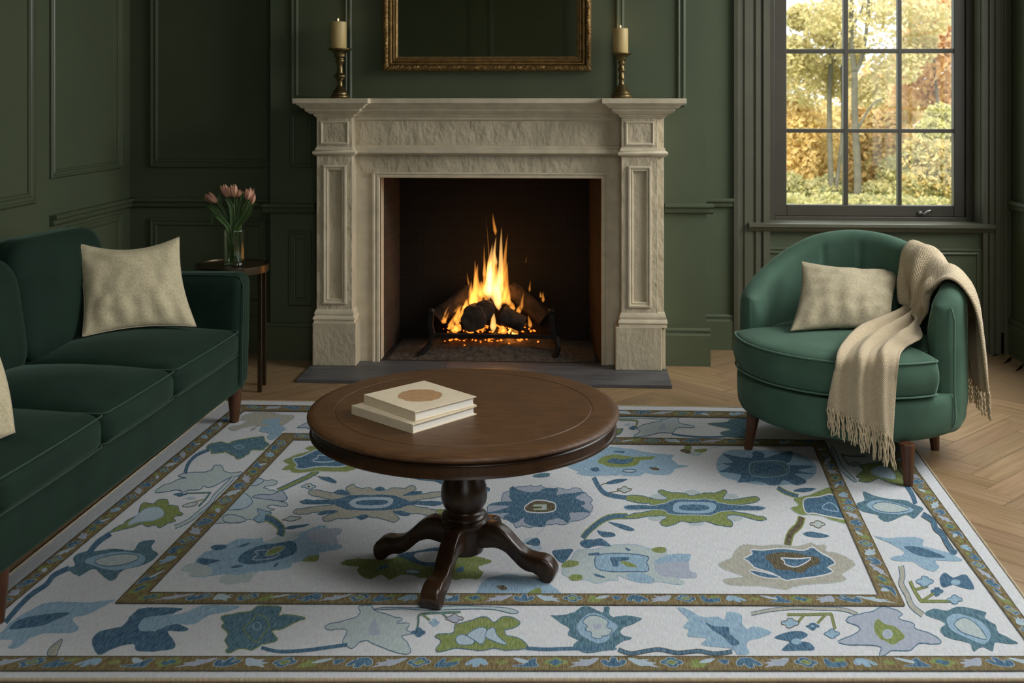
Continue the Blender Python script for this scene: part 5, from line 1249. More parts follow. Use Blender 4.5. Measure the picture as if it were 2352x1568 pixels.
# embers
mb = MB(); re_ = random.Random(3)
for k in range(150):
    x = re_.gauss(760, 210); y = re_.choice((re_.uniform(1255, 1310), re_.uniform(1130, 1200)))
    if not 330 < x < 1180: continue
    c = FZ(x, y, re_.uniform(5.56, 5.74)); c.z = max(c.z, ZH + .03); r = re_.uniform(.004, .011)
    vs = [(c.x + r * re_.uniform(.5, 1.3) * dx, c.y + r * dy, c.z + r * re_.uniform(.3, .9) * dz) for dx, dy, dz in ((1, 0, 0), (-1, 0, 0), (0, 1, 0), (0, -1, 0), (0, 0, 1), (0, 0, -1))]
    mb.add(vs, [(0, 2, 4), (2, 1, 4), (1, 3, 4), (3, 0, 4), (2, 0, 5), (1, 2, 5), (3, 1, 5), (0, 3, 5)])
tag(mb.build('embers', M['ember']), 'glowing orange embers under and around the burning logs', 'embers', kind='stuff')
# flames
M['flame'] = flame_mat('flame_glow', (1.0, 0.35, 0.05), 36)
M['flame_core'] = flame_mat('flame_core_glow', (1.0, 0.50, 0.14), 50)
fire = thing('log_fire', 'tall yellow orange flames rising from the burning logs', 'fire', tuple(FZ(760, 1190)))
fo = Vector(fire.location)
TG = [(775, 930, 805, 350, 52, 1), (822, 970, 850, 265, 46, 1), (850, 800, 906, 325, 34, 0), (735, 920, 766, 415, 54, 1), (695, 880, 697, 415, 26, 0), (622, 920, 612, 560, 38, 0),
      (655, 900, 640, 590, 48, 0), (796, 350, 768, 145, 24, 0), (870, 900, 886, 550, 40, 0), (862, 780, 908, 580, 24, 0), (588, 970, 575, 780, 46, 0), (562, 790, 543, 665, 14, 0),
      (880, 950, 882, 790, 46, 0), (905, 960, 906, 850, 34, 0), (1018, 1010, 1045, 835, 22, 0), (1094, 845, 1103, 738, 16, 0), (1190, 895, 1190, 835, 18, 0), (1214, 935, 1215, 835, 22, 0),
      (822, 1010, 820, 620, 62, 1), (720, 880, 716, 690, 58, 1), (782, 1195, 768, 980, 46, 1), (440, 1130, 485, 950, 50, 0), (395, 1170, 440, 1035, 40, 0), (490, 1090, 560, 890, 44, 0),
      (950, 1010, 930, 915, 44, 0), (1000, 1035, 1008, 955, 38, 0), (850, 1200, 850, 1140, 70, 0), (570, 1200, 570, 1150, 60, 0), (685, 1200, 690, 1120, 24, 0), (430, 1200, 430, 1120, 60, 0),
      (1105, 1160, 1085, 1045, 30, 0), (340, 1120, 345, 1050, 40, 0), (745, 780, 735, 560, 40, 1), (800, 760, 790, 470, 40, 0), (960, 1200, 960, 1165, 70, 0), (600, 980, 598, 800, 60, 0), (680, 900, 672, 740, 60, 0), (760, 880, 756, 620, 60, 0), (850, 960, 856, 700, 50, 0), (520, 1010, 545, 900, 50, 0), (460, 1190, 470, 1090, 60, 0), (740, 735, 712, 175, 10, 0), (1060, 590, 1078, 515, 6, 0)]
rf = random.Random(5)
env = [(560, 860), (590, 700), (620, 620), (660, 560), (700, 470), (740, 430), (780, 380), (820, 330), (860, 330), (890, 480), (910, 640), (930, 800)]
for k in range(26):         # slender inner tongues filling the body of the fire
    x = rf.uniform(585, 915); top = interp(env, x); y1 = top + (900 - top) * rf.uniform(.12, .62); y0 = y1 + rf.uniform(150, 300)
    TG.append((x + rf.uniform(-14, 14), min(y0, 985), x + rf.uniform(-10, 16), y1, rf.uniform(18, 34), 1 if abs(x - 790) < 70 else 0))
for k in range(14):         # low licks between the logs at the sofa side
    x = rf.uniform(340, 560); y0 = rf.uniform(1040, 1190) - (x - 340) * .35
    TG.append((x, y0, x + rf.uniform(25, 60), y0 - rf.uniform(60, 120), rf.uniform(14, 26), 0))
for bx_, by_, tx_, ty_, w_, core in TG:
    Y = YF + rf.uniform(-.05, .05) + (-.06 if by_ > 1100 else 0)
    a, b = FZ(bx_, by_, Y), FZ(tx_, ty_, Y)
    w = w_ / 3.824 * Y / FPX * .66
    n = 14; bend = rf.uniform(-1, 1) * (b - a).length * .05; ph = rf.uniform(0, 6)
    pts = []
    for k in range(n + 1):
        s = k / n; p = a.lerp(b, s)
        p.x += bend * math.sin(math.pi * s) + .10 * w * math.sin(s * 7 + ph); p.y += .3 * w * math.sin(s * 5 + ph)
        pts.append(tuple(p - fo))
    prof = lambda s, w=w: max(w * (min(1, s / .22) ** .6 if s < .22 else 1) * (1 - max(0, (s - .22) / .78)) ** .75, .0006)
    mb = MB(); mb.tube(pts, prof, 12)
    o = mb.build('flame', M['flame_core'] if core else M['flame'], fire, smooth=True)
    o.visible_shadow = True
fd = bpy.data.lights.new('fire_light', 'POINT'); fd.energy = 1.7; fd.color = (1.0, 0.42, 0.12); fd.shadow_soft_size = .09
fo_ = bpy.data.objects.new('fire_light', fd); COL.objects.link(fo_); fo_.location = FZ(790, 720, 5.60)

# ------------------------------------------------------------------ gilt mirror over the shelf
YM = 5.41
mx0, mx1, mz0 = X_at(879, YM), X_at(1358, YM), Z_at(1118, 163, YM)
mz1 = mz0 + 1.02
mr = thing('gilt_mirror', 'large gilt framed mirror hanging above the mantel shelf', 'mirror', ((mx0 + mx1) / 2, YB, mz0))
ml = Vector(mr.location); fw = X_at(912, YM) - mx0
mf = on_back(YB)
fm = frame_mesh(mf, mx0, mx1, mz0, mz1, [(0, 0), (0, .040), (fw * .06, .052), (fw * .22, .058), (fw * .38, .052), (fw * .44, .040), (fw * .45, .02)])
# carve: subdivide each run and displace the outer rope
rows = []
pr = [(0, .0), (0, .036), (fw * .05, .050), (fw * .14, .057), (fw * .24, .058), (fw * .34, .053), (fw * .41, .042), (fw * .43, .02)]
def loop(d, h, n=160):
    a0, a1, b0, b1 = mx0 + d, mx1 - d, mz0 + d, mz1 - d; out = []
    cs_ = [(a0, b0), (a1, b0), (a1, b1), (a0, b1)]
    for i in range(4):
        (xa, za), (xb, zb_) = cs_[i], cs_[(i + 1) % 4]
        for k in range(n):
            t = k / n; x, z = xa + (xb - xa) * t, za + (zb_ - za) * t
            hh = h
            if h > .045: hh = h + .007 * math.sin((x + z) * 210) * math.sin((x - z) * 150 + d * 500) + .004 * mnoise.noise((x * 60, z * 60, d * 90))
            out.append((x, YB - hh, z))
    return out
mb = MB(); mb.grid([loop(d, h) for d, h in pr], closed_u=True)
rel(mb, ml).build('carved_frame', M['gilt_carved'], mr, smooth=True)
pr2 = [(fw * .42, .0), (fw * .42, .044), (fw * .47, .049), (fw * .54, .049), (fw * .58, .040), (fw * .64, .036), (fw * .70, .041), (fw * .76, .041), (fw * .80, .032), (fw * .88, .034), (fw * .97, .030), (fw, .022), (fw, 0)]
rel(frame_mesh(mf, mx0, mx1, mz0, mz1, pr2), ml).build('inner_frame', M['gilt'], mr)
mb = MB(); d = fw - .004
mb.box(mx0 + d, mx1 - d, YB - .022, YB - .016, mz0 + d, mz1 - d)
rel(mb, ml).build('mirror_glass', M['mirror'], mr)

# ------------------------------------------------------------------ candlesticks and candles
YCS = 5.335
def candlestick(px, pyb, prof_px, label, ring=None):
    b = yp(px, pyb, YCS); s = (b - EYE).length / FPX * .999
    t = thing('candlestick', label, 'candlestick', (b.x, b.y, ZSH))
    pts = [(max(r, .3) * s, (pyb - y) * s) for r, y in prof_px]
    kb = [i for i, (r, y) in enumerate(prof_px) if y <= pyb - 34][0]
    kt = [i for i, (r, y) in enumerate(prof_px) if y <= prof_px[-1][1] + 8][0]
    for nm, seg in (('base', pts[:kb + 1]), ('stem', pts[kb:kt + 1]), ('drip_pan', pts[kt:])):
        q = crv(seg, 4, closed=False)
        MB().lathe([(max(r, .0005), z) for r, z in q], 40).build(nm, M['brass'], t, smooth=True, angle=.9)
    return t, s
PL = [(19, 225), (20.5, 223), (20.5, 219), (18, 216), (17.5, 212), (14, 207), (11, 203), (9, 200), (7, 197), (6, 190), (6.5, 184), (9, 182), (9, 180), (12, 178), (13.5, 176), (13.5, 173), (11, 171), (7.5, 168), (6.5, 160), (6.2, 152), (7.5, 146), (9.5, 143), (10.5, 140), (9.5, 137), (9, 134), (12, 131), (12.5, 128), (13, 124), (16, 120), (19, 117.5), (25, 115.5), (26, 113.5), (26, 112), (22, 111.6)]
PR = [(22, 227), (23, 224), (23, 220), (21, 217), (18, 211), (14, 205), (10, 199), (7, 195), (5.5, 190), (6, 184), (8, 182), (7, 179), (6, 172), (6, 167), (8, 165), (9, 163), (8, 160), (6.5, 155), (6.8, 150), (9, 147.5), (9, 145), (7.5, 142), (9, 139), (11, 136), (12, 133), (15, 130), (19, 128), (22.5, 126), (23.5, 124.5), (23.5, 123.3), (20, 123)]
cl1, s1 = candlestick(781, 225, PL, 'aged brass candlestick on the mantel end above the side table')
cl2, s2_ = candlestick(1427.5, 227, PR, 'aged brass candlestick with a conical foot on the mantel end nearest the window')
MB().lathe([(.0215 * 1, 0), (.0255, .001), (.0255, .003), (.0215, .004)], 32, (.006, -.004, (225 - 180) * s1)).build('drip_ring', M['brass'], cl1, smooth=True)
M['candle_flame'] = flame_mat('candle_flame_glow', (1.0, 0.75, 0.42), 260)
def candle(cs_, pyb, pyt, hw, s, base_py, label, flame=True, dx=0):
    z = cs_.location.z + (base_py - pyb) * s
    t = thing('pillar_candle', label, 'candle', (cs_.location.x + dx * s, cs_.location.y, z))
    h = (pyb - pyt) * s; r = hw * s
    MB().lathe([(r * .97, 0), (r, .002), (r, h - .005), (r * .985, h - .0015), (r * .93, h), (r * .80, h - .002), (r * .5, h - .006), (.001, h - .007)], 48).build('wax_body', M['wax'], t, smooth=True, angle=.8)
    MB().tube([(0, 0, h - .008), (0, 0, h + .003), (.001, 0, h + .008)], .0013, 8).build('wick', M['wick'], t)
    if flame:
        MB().tube([(0, 0, h + .002 + k * .0022) for k in range(9)], lambda u: .0007 + .0036 * math.sin(math.pi * min(1, u * .9 + .12)) ** 1.2, 12).build('candle_flame', M['candle_flame'], t, smooth=True)
    return t
candle(cl1, 112, 51, 18.3, s1, 225, 'cream pillar candle on the candlestick above the side table', dx=-4)
candle(cl2, 123.2, 67, 17.3, s2_, 227, 'cream pillar candle glowing on the candlestick nearest the window', dx=-2)
for o_, e_ in ((cl1, .04), (cl2, .10)):
    d_ = bpy.data.lights.new('candle_light', 'POINT'); d_.energy = e_; d_.color = (1, .62, .28); d_.shadow_soft_size = .006
    q_ = bpy.data.objects.new('candle_light', d_); COL.objects.link(q_); q_.location = (o_.location.x - .003, o_.location.y, o_.location.z + (.398 if o_ is cl1 else .372))
# ================================================================== SOFA (stands along the wall, facing the table)
SROT = -0.038
sofa = thing('sofa', 'long dark green velvet three seat sofa on tapered wooden legs', 'sofa', (-1.375, 4.42, 0), SROT)
LEN = 1.985
# local axes: +x towards the room, +y towards the far end
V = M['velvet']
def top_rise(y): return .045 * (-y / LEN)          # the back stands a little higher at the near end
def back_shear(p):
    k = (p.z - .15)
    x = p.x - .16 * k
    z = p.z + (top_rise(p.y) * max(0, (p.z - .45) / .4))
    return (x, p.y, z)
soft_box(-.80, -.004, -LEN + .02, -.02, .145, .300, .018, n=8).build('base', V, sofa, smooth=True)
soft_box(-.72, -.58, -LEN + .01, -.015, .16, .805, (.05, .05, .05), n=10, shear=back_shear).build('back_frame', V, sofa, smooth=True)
def arm(y0, y1):
    def sh(p):                              # the arm top dips a little towards the wall, front leans out
        return (p.x + .012 * (p.z - .15) / .48, p.y, p.z - .012 * max(0, (p.z - .5) / .13) * (-p.x / .8))
    return soft_box(-.80, .006, y0, y1, .147, .632, (.045, .040, .05), n=10, shear=sh, puff=.004)
a1 = arm(-.128, 0).build('arm', V, sofa, smooth=True)
a2 = arm(-LEN, -LEN + .128).build('arm', V, sofa, smooth=True)
# seam welt down the front of each arm
for arm_o, yy in ((a1, -.112),):
    pts = [(.012, yy, .16), (.014, yy, .35), (.018, yy, .55), (.008, yy + (.004 if yy > -1 else -.004), .60), (-.03, yy, .624), (-.3, yy, .624)]
    MB().tube(crv(pts, 5, closed=False), .0028, 6).build('piping', M['welt'], arm_o, smooth=True)
bounds = [(-.130, -.765), (-.765, -1.285), (-1.285, -1.853)]
for i, (yf, yn) in enumerate(bounds):
    y0, y1 = yn + .002, yf - .002
    sc = soft_box(-.62, .016, y0, y1, .297, .412, (.06, .05, .034), n=10, crown=.048, puff=.013)
    s = sc.build('seat_cushion', V, sofa, smooth=True)
    def welt(z, x1=.013):
        r = .035; pts = []
        for k in range(7): a = math.pi / 2 * k / 6; pts.append((x1 - .022 + .022 * math.sin(a), y0 + .022 - .022 * math.cos(a), z))
        for k in range(1, 12): v = k / 12; pts.append((x1 + .010 * (1 - (2 * v - 1) ** 2), y0 + .022 + (y1 - y0 - .044) * v, z + .004 * (1 - (2 * v - 1) ** 2)))
        for k in range(7): a = math.pi / 2 * k / 6; pts.append((x1 - .022 + .022 * math.cos(a), y1 - .022 + .022 * math.sin(a), z))
        pts = [(-.45, y0 + .001, z)] + pts + [(-.45, y1 - .001, z)]
        return pts
    MB().tube(welt(.402, .010), .0025, 6).build('piping', M['welt'], s, smooth=True)
    MB().tube(welt(.310, .010), .0020, 6).build('piping', M['welt'], s, smooth=True)
    bt = .825 if i == 0 else .785 - .005 * i
    b = soft_box(-.60, -.455, y0 - .004, y1 + .004, .385, bt, (.055, .10, .10), n=10, shear=back_shear, puff=.022)
    b.build('back_cushion', V, sofa, smooth=True)
for (x, y) in ((-.040, -.052), (-.040, -1.765), (-.74, -.06), (-.74, -1.86)):
    mb = MB(); q = 8
    rows = []
    for z, r in ((.150, .030), (.10, .027), (.0, .018)):
        rows.append([(x + r * math.cos(2 * math.pi * k / 16), y + r * math.sin(2 * math.pi * k / 16), z + (.0095 if z == 0 and x > -.3 else 0)) for k in range(16)])
    mb.grid(rows, closed_u=True); mb.f.append(tuple(range(32, 48))); mb.m.append(0)
    mb.build('leg', M['walnut_leg'], sofa, smooth=True, angle=.8)

# ------------------------------------------------------------------ cushions
def pillow(name, label, cat, BL, BR, TR, TL, thick, pinch=.075, seed=0, piping=True, sag=0.0, m_='linen'):
    BL, BR, TR, TL = map(Vector, (BL, BR, TR, TL))
    cen = (BL + BR + TR + TL) / 4
    ex = ((BR - BL) + (TR - TL)).normalized(); ez = ((TL - BL) + (TR - BR)); ez = (ez - ex * ez.dot(ex)).normalized(); nn = ex.cross(ez)
    base = (BL + BR) / 2
    t = thing(name, label, cat, tuple(base))
    n = 36
    def pt(u, v, side):
        uu = u * (1 - pinch * (1 - v * v) ** 1.2); vv = v * (1 - pinch * (1 - u * u) ** 1.2)
        s, r = (uu + 1) / 2, (vv + 1) / 2
        p = BL * (1 - s) * (1 - r) + BR * s * (1 - r) + TR * s * r + TL * (1 - s) * r
        h = thick * ((max(0, 1 - u * u)) ** .52) * ((max(0, 1 - v * v)) ** .52)
        e = (1 - max(abs(u), abs(v)) ** 6)
        wr = (mnoise.noise((u * 2.2 + seed, v * 2.2, side)) * .016 + mnoise.noise((u * 5 + seed, v * 5, side + 3)) * .007) * e
        wr += math.sin(u * 17 + seed + 2 * v) * .0065 * max(0, -v - .2) * e * 1.8 + math.sin(v * 15 + seed) * .004 * max(0, abs(u) - .4) * e * 1.6
        p = p + nn * side * (h + (wr if h > 0 else 0)) - ez * sag * (1 - u * u) * max(0, v) * .5
        return p - base
    rf_, rb_ = [], []
    for i in range(n + 1):
        v = -math.cos(math.pi * i / n)
        rf_.append([pt(-math.cos(math.pi * j / n), v, 1) for j in range(n + 1)])
        rb_.append([pt(-math.cos(math.pi * j / n), v, -1) for j in range(n + 1)])
    mb = MB(); mb.grid(rf_); mb.grid(rb_)
    weld(mb, 1e-5).build('cover', M[m_], t, smooth=True)
    if piping:
        L_ = [rf_[0][j] for j in range(n + 1)] + [rf_[i][n] for i in range(1, n + 1)] + [rf_[n][j] for j in range(n - 1, -1, -1)] + [rf_[i][0] for i in range(n - 1, 0, -1)]
        MB().tube(L_, .0028, 6, closed=True).build('piping', M['linen_piping'], t, smooth=True)
    return t
pz = .452
bl, br = fl(190, 772, .455), fl(450, 749, .455)
pillow('throw_pillow', 'square beige linen pillow propped against the sofa arm', 'pillow', bl, br, dp(411, 545, 4.40), dp(168, 556, 4.20), .066, seed=1.7, sag=.055, pinch=.10)
b2 = fl(33, 992, .456)
b2l = Vector((b2.x - .28, b2.y - .29, .456))
pillow('throw_pillow', 'beige linen pillow cut off by the picture edge on the nearest sofa seat', 'pillow', b2l, b2, b2 + Vector((-.17, .06, .36)), b2l + Vector((-.17, .06, .36)), .080, seed=4.2, pinch=-.13)

# ================================================================== SIDE TABLE, VASE, TULIPS
tc_ = Vector((-1.590, 4.87, 0))
st = thing('side_table', 'small round dark side table with a brass rim beyond the sofa arm', 'side table', tuple(tc_))
TZ = .585; TR_ = .166
MB().lathe([(.001, TZ - .026), (TR_ - .006, TZ - .026), (TR_ - .006, TZ - .004), (.001, TZ - .004)], 64).build('table_top', M['dark_top'], st, smooth=True, angle=.6)
MB().lathe([(TR_ - .008, TZ - .034), (TR_, TZ - .034), (TR_ + .001, TZ - .016), (TR_, TZ), (TR_ - .005, TZ + .001), (TR_ - .007, TZ - .004)], 72, cap=False).build('rim', M['bronze'], st, smooth=True, angle=.6)
for lx_, ly_ in ((X_at(597, 4.845), 4.845), (X_at(614, 4.975), 4.975), (-1.72, 4.90)):
    dx, dy = lx_ - tc_.x, ly_ - tc_.y
    r = math.hypot(dx, dy)
    if r > TR_ - .012: dx, dy = dx * (TR_ - .012) / r, dy * (TR_ - .012) / r
    MB().box(dx - .009, dx + .009, dy - .009, dy + .009, 0, TZ - .030).build('leg', M['bronze'], st, bevel=.001)
MB().box(-.11, .12, -.004, .004, TZ - .046, TZ - .03).build('under_bar', M['bronze'], st)
vx = dp(538, 609, 4.90)
vc = Vector((vx.x, 4.83, TZ - .004))
vc.x = yp(538.5, 600, vc.y).x
M['glass'] = bpy.data.materials.new('clear_vase_glass'); M['glass'].use_nodes = True
def glassy(m, col, ior):
    N, L = m.node_tree.nodes, m.node_tree.links; b = N['Principled BSDF']
    b.inputs['Base Color'].default_value = (*col, 1); b.inputs['Roughness'].default_value = .02
    b.inputs['Transmission Weight'].default_value = 1.0; b.inputs['IOR'].default_value = ior
M['glass'] = glass_pane('clear_vase_glass', (.93, .97, .92), .2)
_N, _L = M['glass'].node_tree.nodes, M['glass'].node_tree.links
M['water'] = glass_pane('vase_water', (.90, .95, .86), .05)
vs_ = thing('glass_vase', 'clear ribbed glass cylinder vase on the round side table', 'vase', tuple(vc))
VR, VH = .0465, .168
def ribbed(r0, z, amp, seg=96): return [(math.cos(2 * math.pi * k / seg) * (r0 + amp * math.cos(24 * 2 * math.pi * k / seg)), math.sin(2 * math.pi * k / seg) * (r0 + amp * math.cos(24 * 2 * math.pi * k / seg)), z) for k in range(seg)]
mb = MB()
rows = [ribbed(r, z, a) for r, z, a in ((.012, 0, 0), (VR - .004, 0, 0), (VR - .001, .004, .0004), (VR, .010, .0008), (VR, VH - .006, .0008), (VR - .0006, VH, .0002), (VR - .003, VH - .001, 0), (VR - .0036, .016, 0), (VR - .008, .011, 0), (.012, .010, 0))]
mb.grid(rows, closed_u=True); mb.f.append(tuple(range(96))); mb.m.append(0); mb.f.append(tuple(range(9 * 96, 10 * 96))); mb.m.append(0)
mb.build('vase_body', M['glass'], vs_, smooth=True)
MB().lathe([(.001, .0112), (VR - .0085, .0112), (VR - .0039, .017), (VR - .0039, .118), (.001, .118)], 64, cap=False).build('water', M['water'], vs_, smooth=True, angle=.7)
# tulips: flower head px (photo), stem foot offset in the vase
def N_(zx, zy): return (440 + zx / 6.815, 410 + zy / 6.815)
def petal_rows(axis, u, v, base, L, wd, ang, curl, openn):
    rows = []; n, m = 10, 6
    out = u * math.cos(ang) + v * math.sin(ang); side = axis.cross(out)
    for i in range(n + 1):
        s = i / n
        w = wd * math.sin(math.pi * min(.97, s * .80 + .16)) ** .8 * (1 if s < .6 else 1 - ((s - .6) / .4) ** 2 * .92)
        r = openn * math.sin(math.pi * (s * .76 + .11)) + curl * s ** 3
        row = []
        for j in range(m + 1):
            q = (j / m - .5) * 2
            a = q * w / max(openn, .004) * .9
            a = max(-1.25, min(1.25, a))
            p = base + axis * (L * s) + out * (r * math.cos(a)) + side * (max(r, w * .5) * math.sin(a))
            row.append(p)
        rows.append(row)
    return rows
tul = [(310, 300, 395, 370, 1.0, (-.25, .1)), (525, 190, 555, 285, 1.0, (-.1, -.05)), (600, 205, 600, 285, .8, (0, .12)), (660, 190, 670, 290, .95, (.05, .0)), (745, 235, 705, 290, .7, (.2, .1)),
       (880, 250, 865, 335, .95, (.3, .05)), (935, 220, 905, 330, .75, (.25, -.1)), (955, 320, 935, 410, .75, (.4, .1)), (225, 280, 345, 375, .8, (-.35, -.12))]
TL_ = ['drooping low at the sofa side of the bunch', 'as the tallest round head of the bunch', 'slim and half hidden behind the tallest head', 'upright in the very middle of the bunch', 'opening thin petals beside the middle bud',
       'leading the cluster nearest the chimney breast', 'slim and peeking out behind the chimney side cluster', 'lowest of the chimney side cluster', 'half hidden behind the drooping sofa side head']
rt = random.Random(9)
for i, (hx, hy, bx_, by_, sc_, off) in enumerate(tul):
    dY = rt.uniform(-.03, .03) if i not in (8, 2, 6) else .03
    hb = yp(*N_(bx_, by_), vc.y + dY); ht = yp(*N_(2 * hx - bx_, 2 * hy - by_), vc.y + dY - .004)
    foot = vc + Vector((-off[0] * .07, off[1] * .12, .018)); neck = vc + Vector((max(-.03, min(.03, (hb.x - vc.x) * .33)), dY * .4, VH + .004))
    t = thing('tulip', 'pink tulip ' + TL_[i] + ' in the glass vase', 'tulip', tuple(foot), group=None)
    lo = Vector(t.location)
    ax = (ht - hb).normalized()
    mid = neck.lerp(hb, .55) + Vector(((hb.x - neck.x) * -.08, 0, .012))
    pts = crv([tuple(foot - lo), tuple((foot.lerp(neck, .5)) - lo), tuple(neck - lo), tuple(mid - lo), tuple(hb - ax * .004 - lo), tuple(hb + ax * .004 - lo)], 6, closed=False)
    MB().tube(pts, .0026, 8).build('stem', M['stem'], t, smooth=True)
    u = ax.orthogonal().normalized(); v = ax.cross(u); L = (ht - hb).length * .98
    L = max(.036, min(.056, L)) * (1.08 if sc_ > .9 else 1.0)
    mb = MB()
    for k in range(6):
        inner = k % 2
        rows = petal_rows(ax, u, v, hb - lo, L * (1 - .06 * inner), .0145 * sc_, 2 * math.pi * k / 6 + i, .004 * (1 + (k == 2)), .0170 * sc_ * (1 - .12 * inner))
        mb.grid(rows)
    o = mb.build('flower', M['petal'], t, smooth=True)
    md = o.modifiers.new('thick', 'SOLIDIFY'); md.thickness = .0009
def leaf(parent, lo, pts, w, twist=0.0):
    P_ = [Vector(p) for p in crv([tuple(Vector(p) - lo) for p in pts], 8, closed=False)]
    mb = MB(); rows = []; n = len(P_)
    for i, p in enumerate(P_):
        s = i / (n - 1); tdir = (P_[min(i + 1, n - 1)] - P_[max(i - 1, 0)]).normalized()
        sd = tdir.cross(Vector((0.25, -1, .15))).normalized(); nn = sd.cross(tdir)
        ww = w * math.sin(math.pi * min(.985, s * .86 + .12)) ** .7 * (1 if s < .75 else max(.03, 1 - ((s - .75) / .25) ** 1.5))
        rows.append([p + sd * ww * q + nn * (abs(q) * .35 * ww) for q in (-1, -.5, 0, .5, 1)])
    mb.grid(rows); o = mb.build('leaf', M['leaf'], parent, smooth=True)
    md = o.modifiers.new('thick', 'SOLIDIFY'); md.thickness = .0008
tl = [o for o in COL.objects if o.name.startswith('tulip')]
def LP(pts, dy=0.0): return [vc + Vector((0, dy, VH * .25)), vc + Vector(((yp(*N_(*pts[0]), vc.y).x - vc.x) * .3, dy, VH))] + [yp(*N_(*p), vc.y + dy) for p in pts]
for k, (ti, pts, w, dy) in enumerate([(0, [(470, 620), (330, 480), (250, 455), (130, 535)], .011, -.02), (8, [(480, 660), (370, 570), (330, 640), (320, 760)], .012, -.03), (1, [(520, 600), (440, 420), (430, 300), (450, 200)], .012, .02),
      (3, [(640, 600), (620, 440), (560, 330), (530, 290)], .014, -.02), (4, [(740, 600), (770, 420), (790, 290), (800, 190)], .013, .015), (5, [(800, 620), (880, 480), (900, 400), (930, 340)], .013, -.02),
      (7, [(830, 640), (900, 520), (960, 420), (1050, 378)], .010, -.01), (2, [(590, 650), (520, 520), (400, 430), (380, 330)], .016, .03), (6, [(770, 650), (740, 500), (730, 380), (720, 300)], .016, .03), (0, [(540, 640), (470, 540), (410, 470), (330, 410)], .013, .0)]):
    leaf(tl[ti], Vector(tl[ti].location), LP(pts, dy), w)

# ================================================================== COFFEE TABLE
tz = .470
tcen = fl(1066, 226 + FPX / 2.27, 0.0)
ct = thing('coffee_table', 'round dark walnut pedestal coffee table on the patterned rug', 'coffee table', (tcen.x, tcen.y, 0.0088))
RT = .437
Z0 = -.008
MB().lathe([(.001, tz - .020 + Z0), (RT - .02, tz - .020 + Z0), (RT - .004, tz - .0195 + Z0), (RT + .004, tz - .015 + Z0), (RT + .006, tz - .010 + Z0), (RT + .003, tz - .0045 + Z0), (RT - .004, tz - .0012 + Z0), (RT - .016, tz + Z0), (RT - .070, tz + Z0), (RT - .0712, tz - .0012 + Z0), (RT - .0735, tz - .0012 + Z0), (RT - .0747, tz + Z0), (.001, tz + Z0)], 128, cap=False).build('table_top', M['walnut'], ct, smooth=True, angle=.5)
MB().lathe([(RT - .030, tz - .060 + Z0), (RT - .005, tz - .060 + Z0), (RT - .001, tz - .057 + Z0), (RT - .002, tz - .053 + Z0), (RT - .007, tz - .051 + Z0), (RT - .008, tz - .031 + Z0), (RT - .004, tz - .026 + Z0), (RT - .008, tz - .0205 + Z0), (RT - .030, tz - .0195 + Z0)], 128, cap=False).build('apron', M['walnut_dark'], ct, smooth=True, angle=.5)
prof = [(.054, .058), (.056, .062), (.057, .070), (.056, .100), (.056, .122), (.057, .126), (.062, .131), (.0655, .137), (.0650, .142), (.059, .146), (.056, .149), (.061, .153), (.0640, .159), (.0615, .165), (.055, .169), (.051, .173), (.050, .177), (.057, .185), (.0630, .196), (.0662, .210), (.0665, .225), (.0645, .240), (.0605, .254), (.0555, .268), (.0505, .282), (.045, .298), (.042, .315), (.040, .335), (.039, .350), (.042, .365), (.048, .375), (.050, .385), (.044, .392), (.044, .410), (.10, .414), (.12, .416), (.12, .44)]
MB().lathe([(.001, .058)] + [(r, z + Z0) for r, z in prof], 64, cap=False).build('pedestal', M['walnut_dark'], ct, smooth=True, angle=.7)
# four scroll legs
top_c = [(.040, .126), (.072, .136), (.100, .136), (.130, .120), (.158, .094), (.185, .072), (.212, .064), (.240, .062), (.262, .050), (.274, .030), (.270, .010), (.262, .0)]
bot_c = [(.040, .066), (.070, .070), (.100, .074), (.128, .066), (.150, .048), (.172, .030), (.192, .021), (.208, .020), (.222, .014), (.232, .006), (.238, .001), (.244, .0)]
tcv = crv(top_c, 5, closed=False); bcv = crv(bot_c, 5, closed=False)
def leg_mesh(dirv):
    d = Vector((dirv[0], dirv[1], 0)).normalized(); sd = Vector((-d.y, d.x, 0))
    mb = MB(); rows = []
    for (tr, tz_), (br, bz) in zip(tcv, bcv):
        row = []
        hw = .0235 + .004 * max(0, (tr - .18) / .1)
        T, B = d * tr + Vector((0, 0, tz_)), d * br + Vector((0, 0, bz))
        cx = [(-1, 0.1), (-.86, .02), (-.6, 0), (0, 0), (.6, 0), (.86, .02), (1, .1), (1, .9), (.86, .98), (0, 1), (-.86, .98), (-1, .9)]
        for q, s in cx: row.append(T.lerp(B, s) + sd * hw * q)
        rows.append(row)
    mb.grid(rows, closed_u=True)
    m = len(rows[0]); k = len(rows) - 1
    mb.f.append(tuple(range(m))); mb.m.append(0); mb.f.append(tuple(k * m + q for q in range(m))[::-1]); mb.m.append(0)
    return mb
for ang in (0, 90, 180, 270):
    a = math.radians(ang) + math.atan2(-.055, .179) + YAW
    leg_mesh((math.cos(a), math.sin(a))).build('leg', M['walnut_dark'], ct, smooth=True, angle=.8)

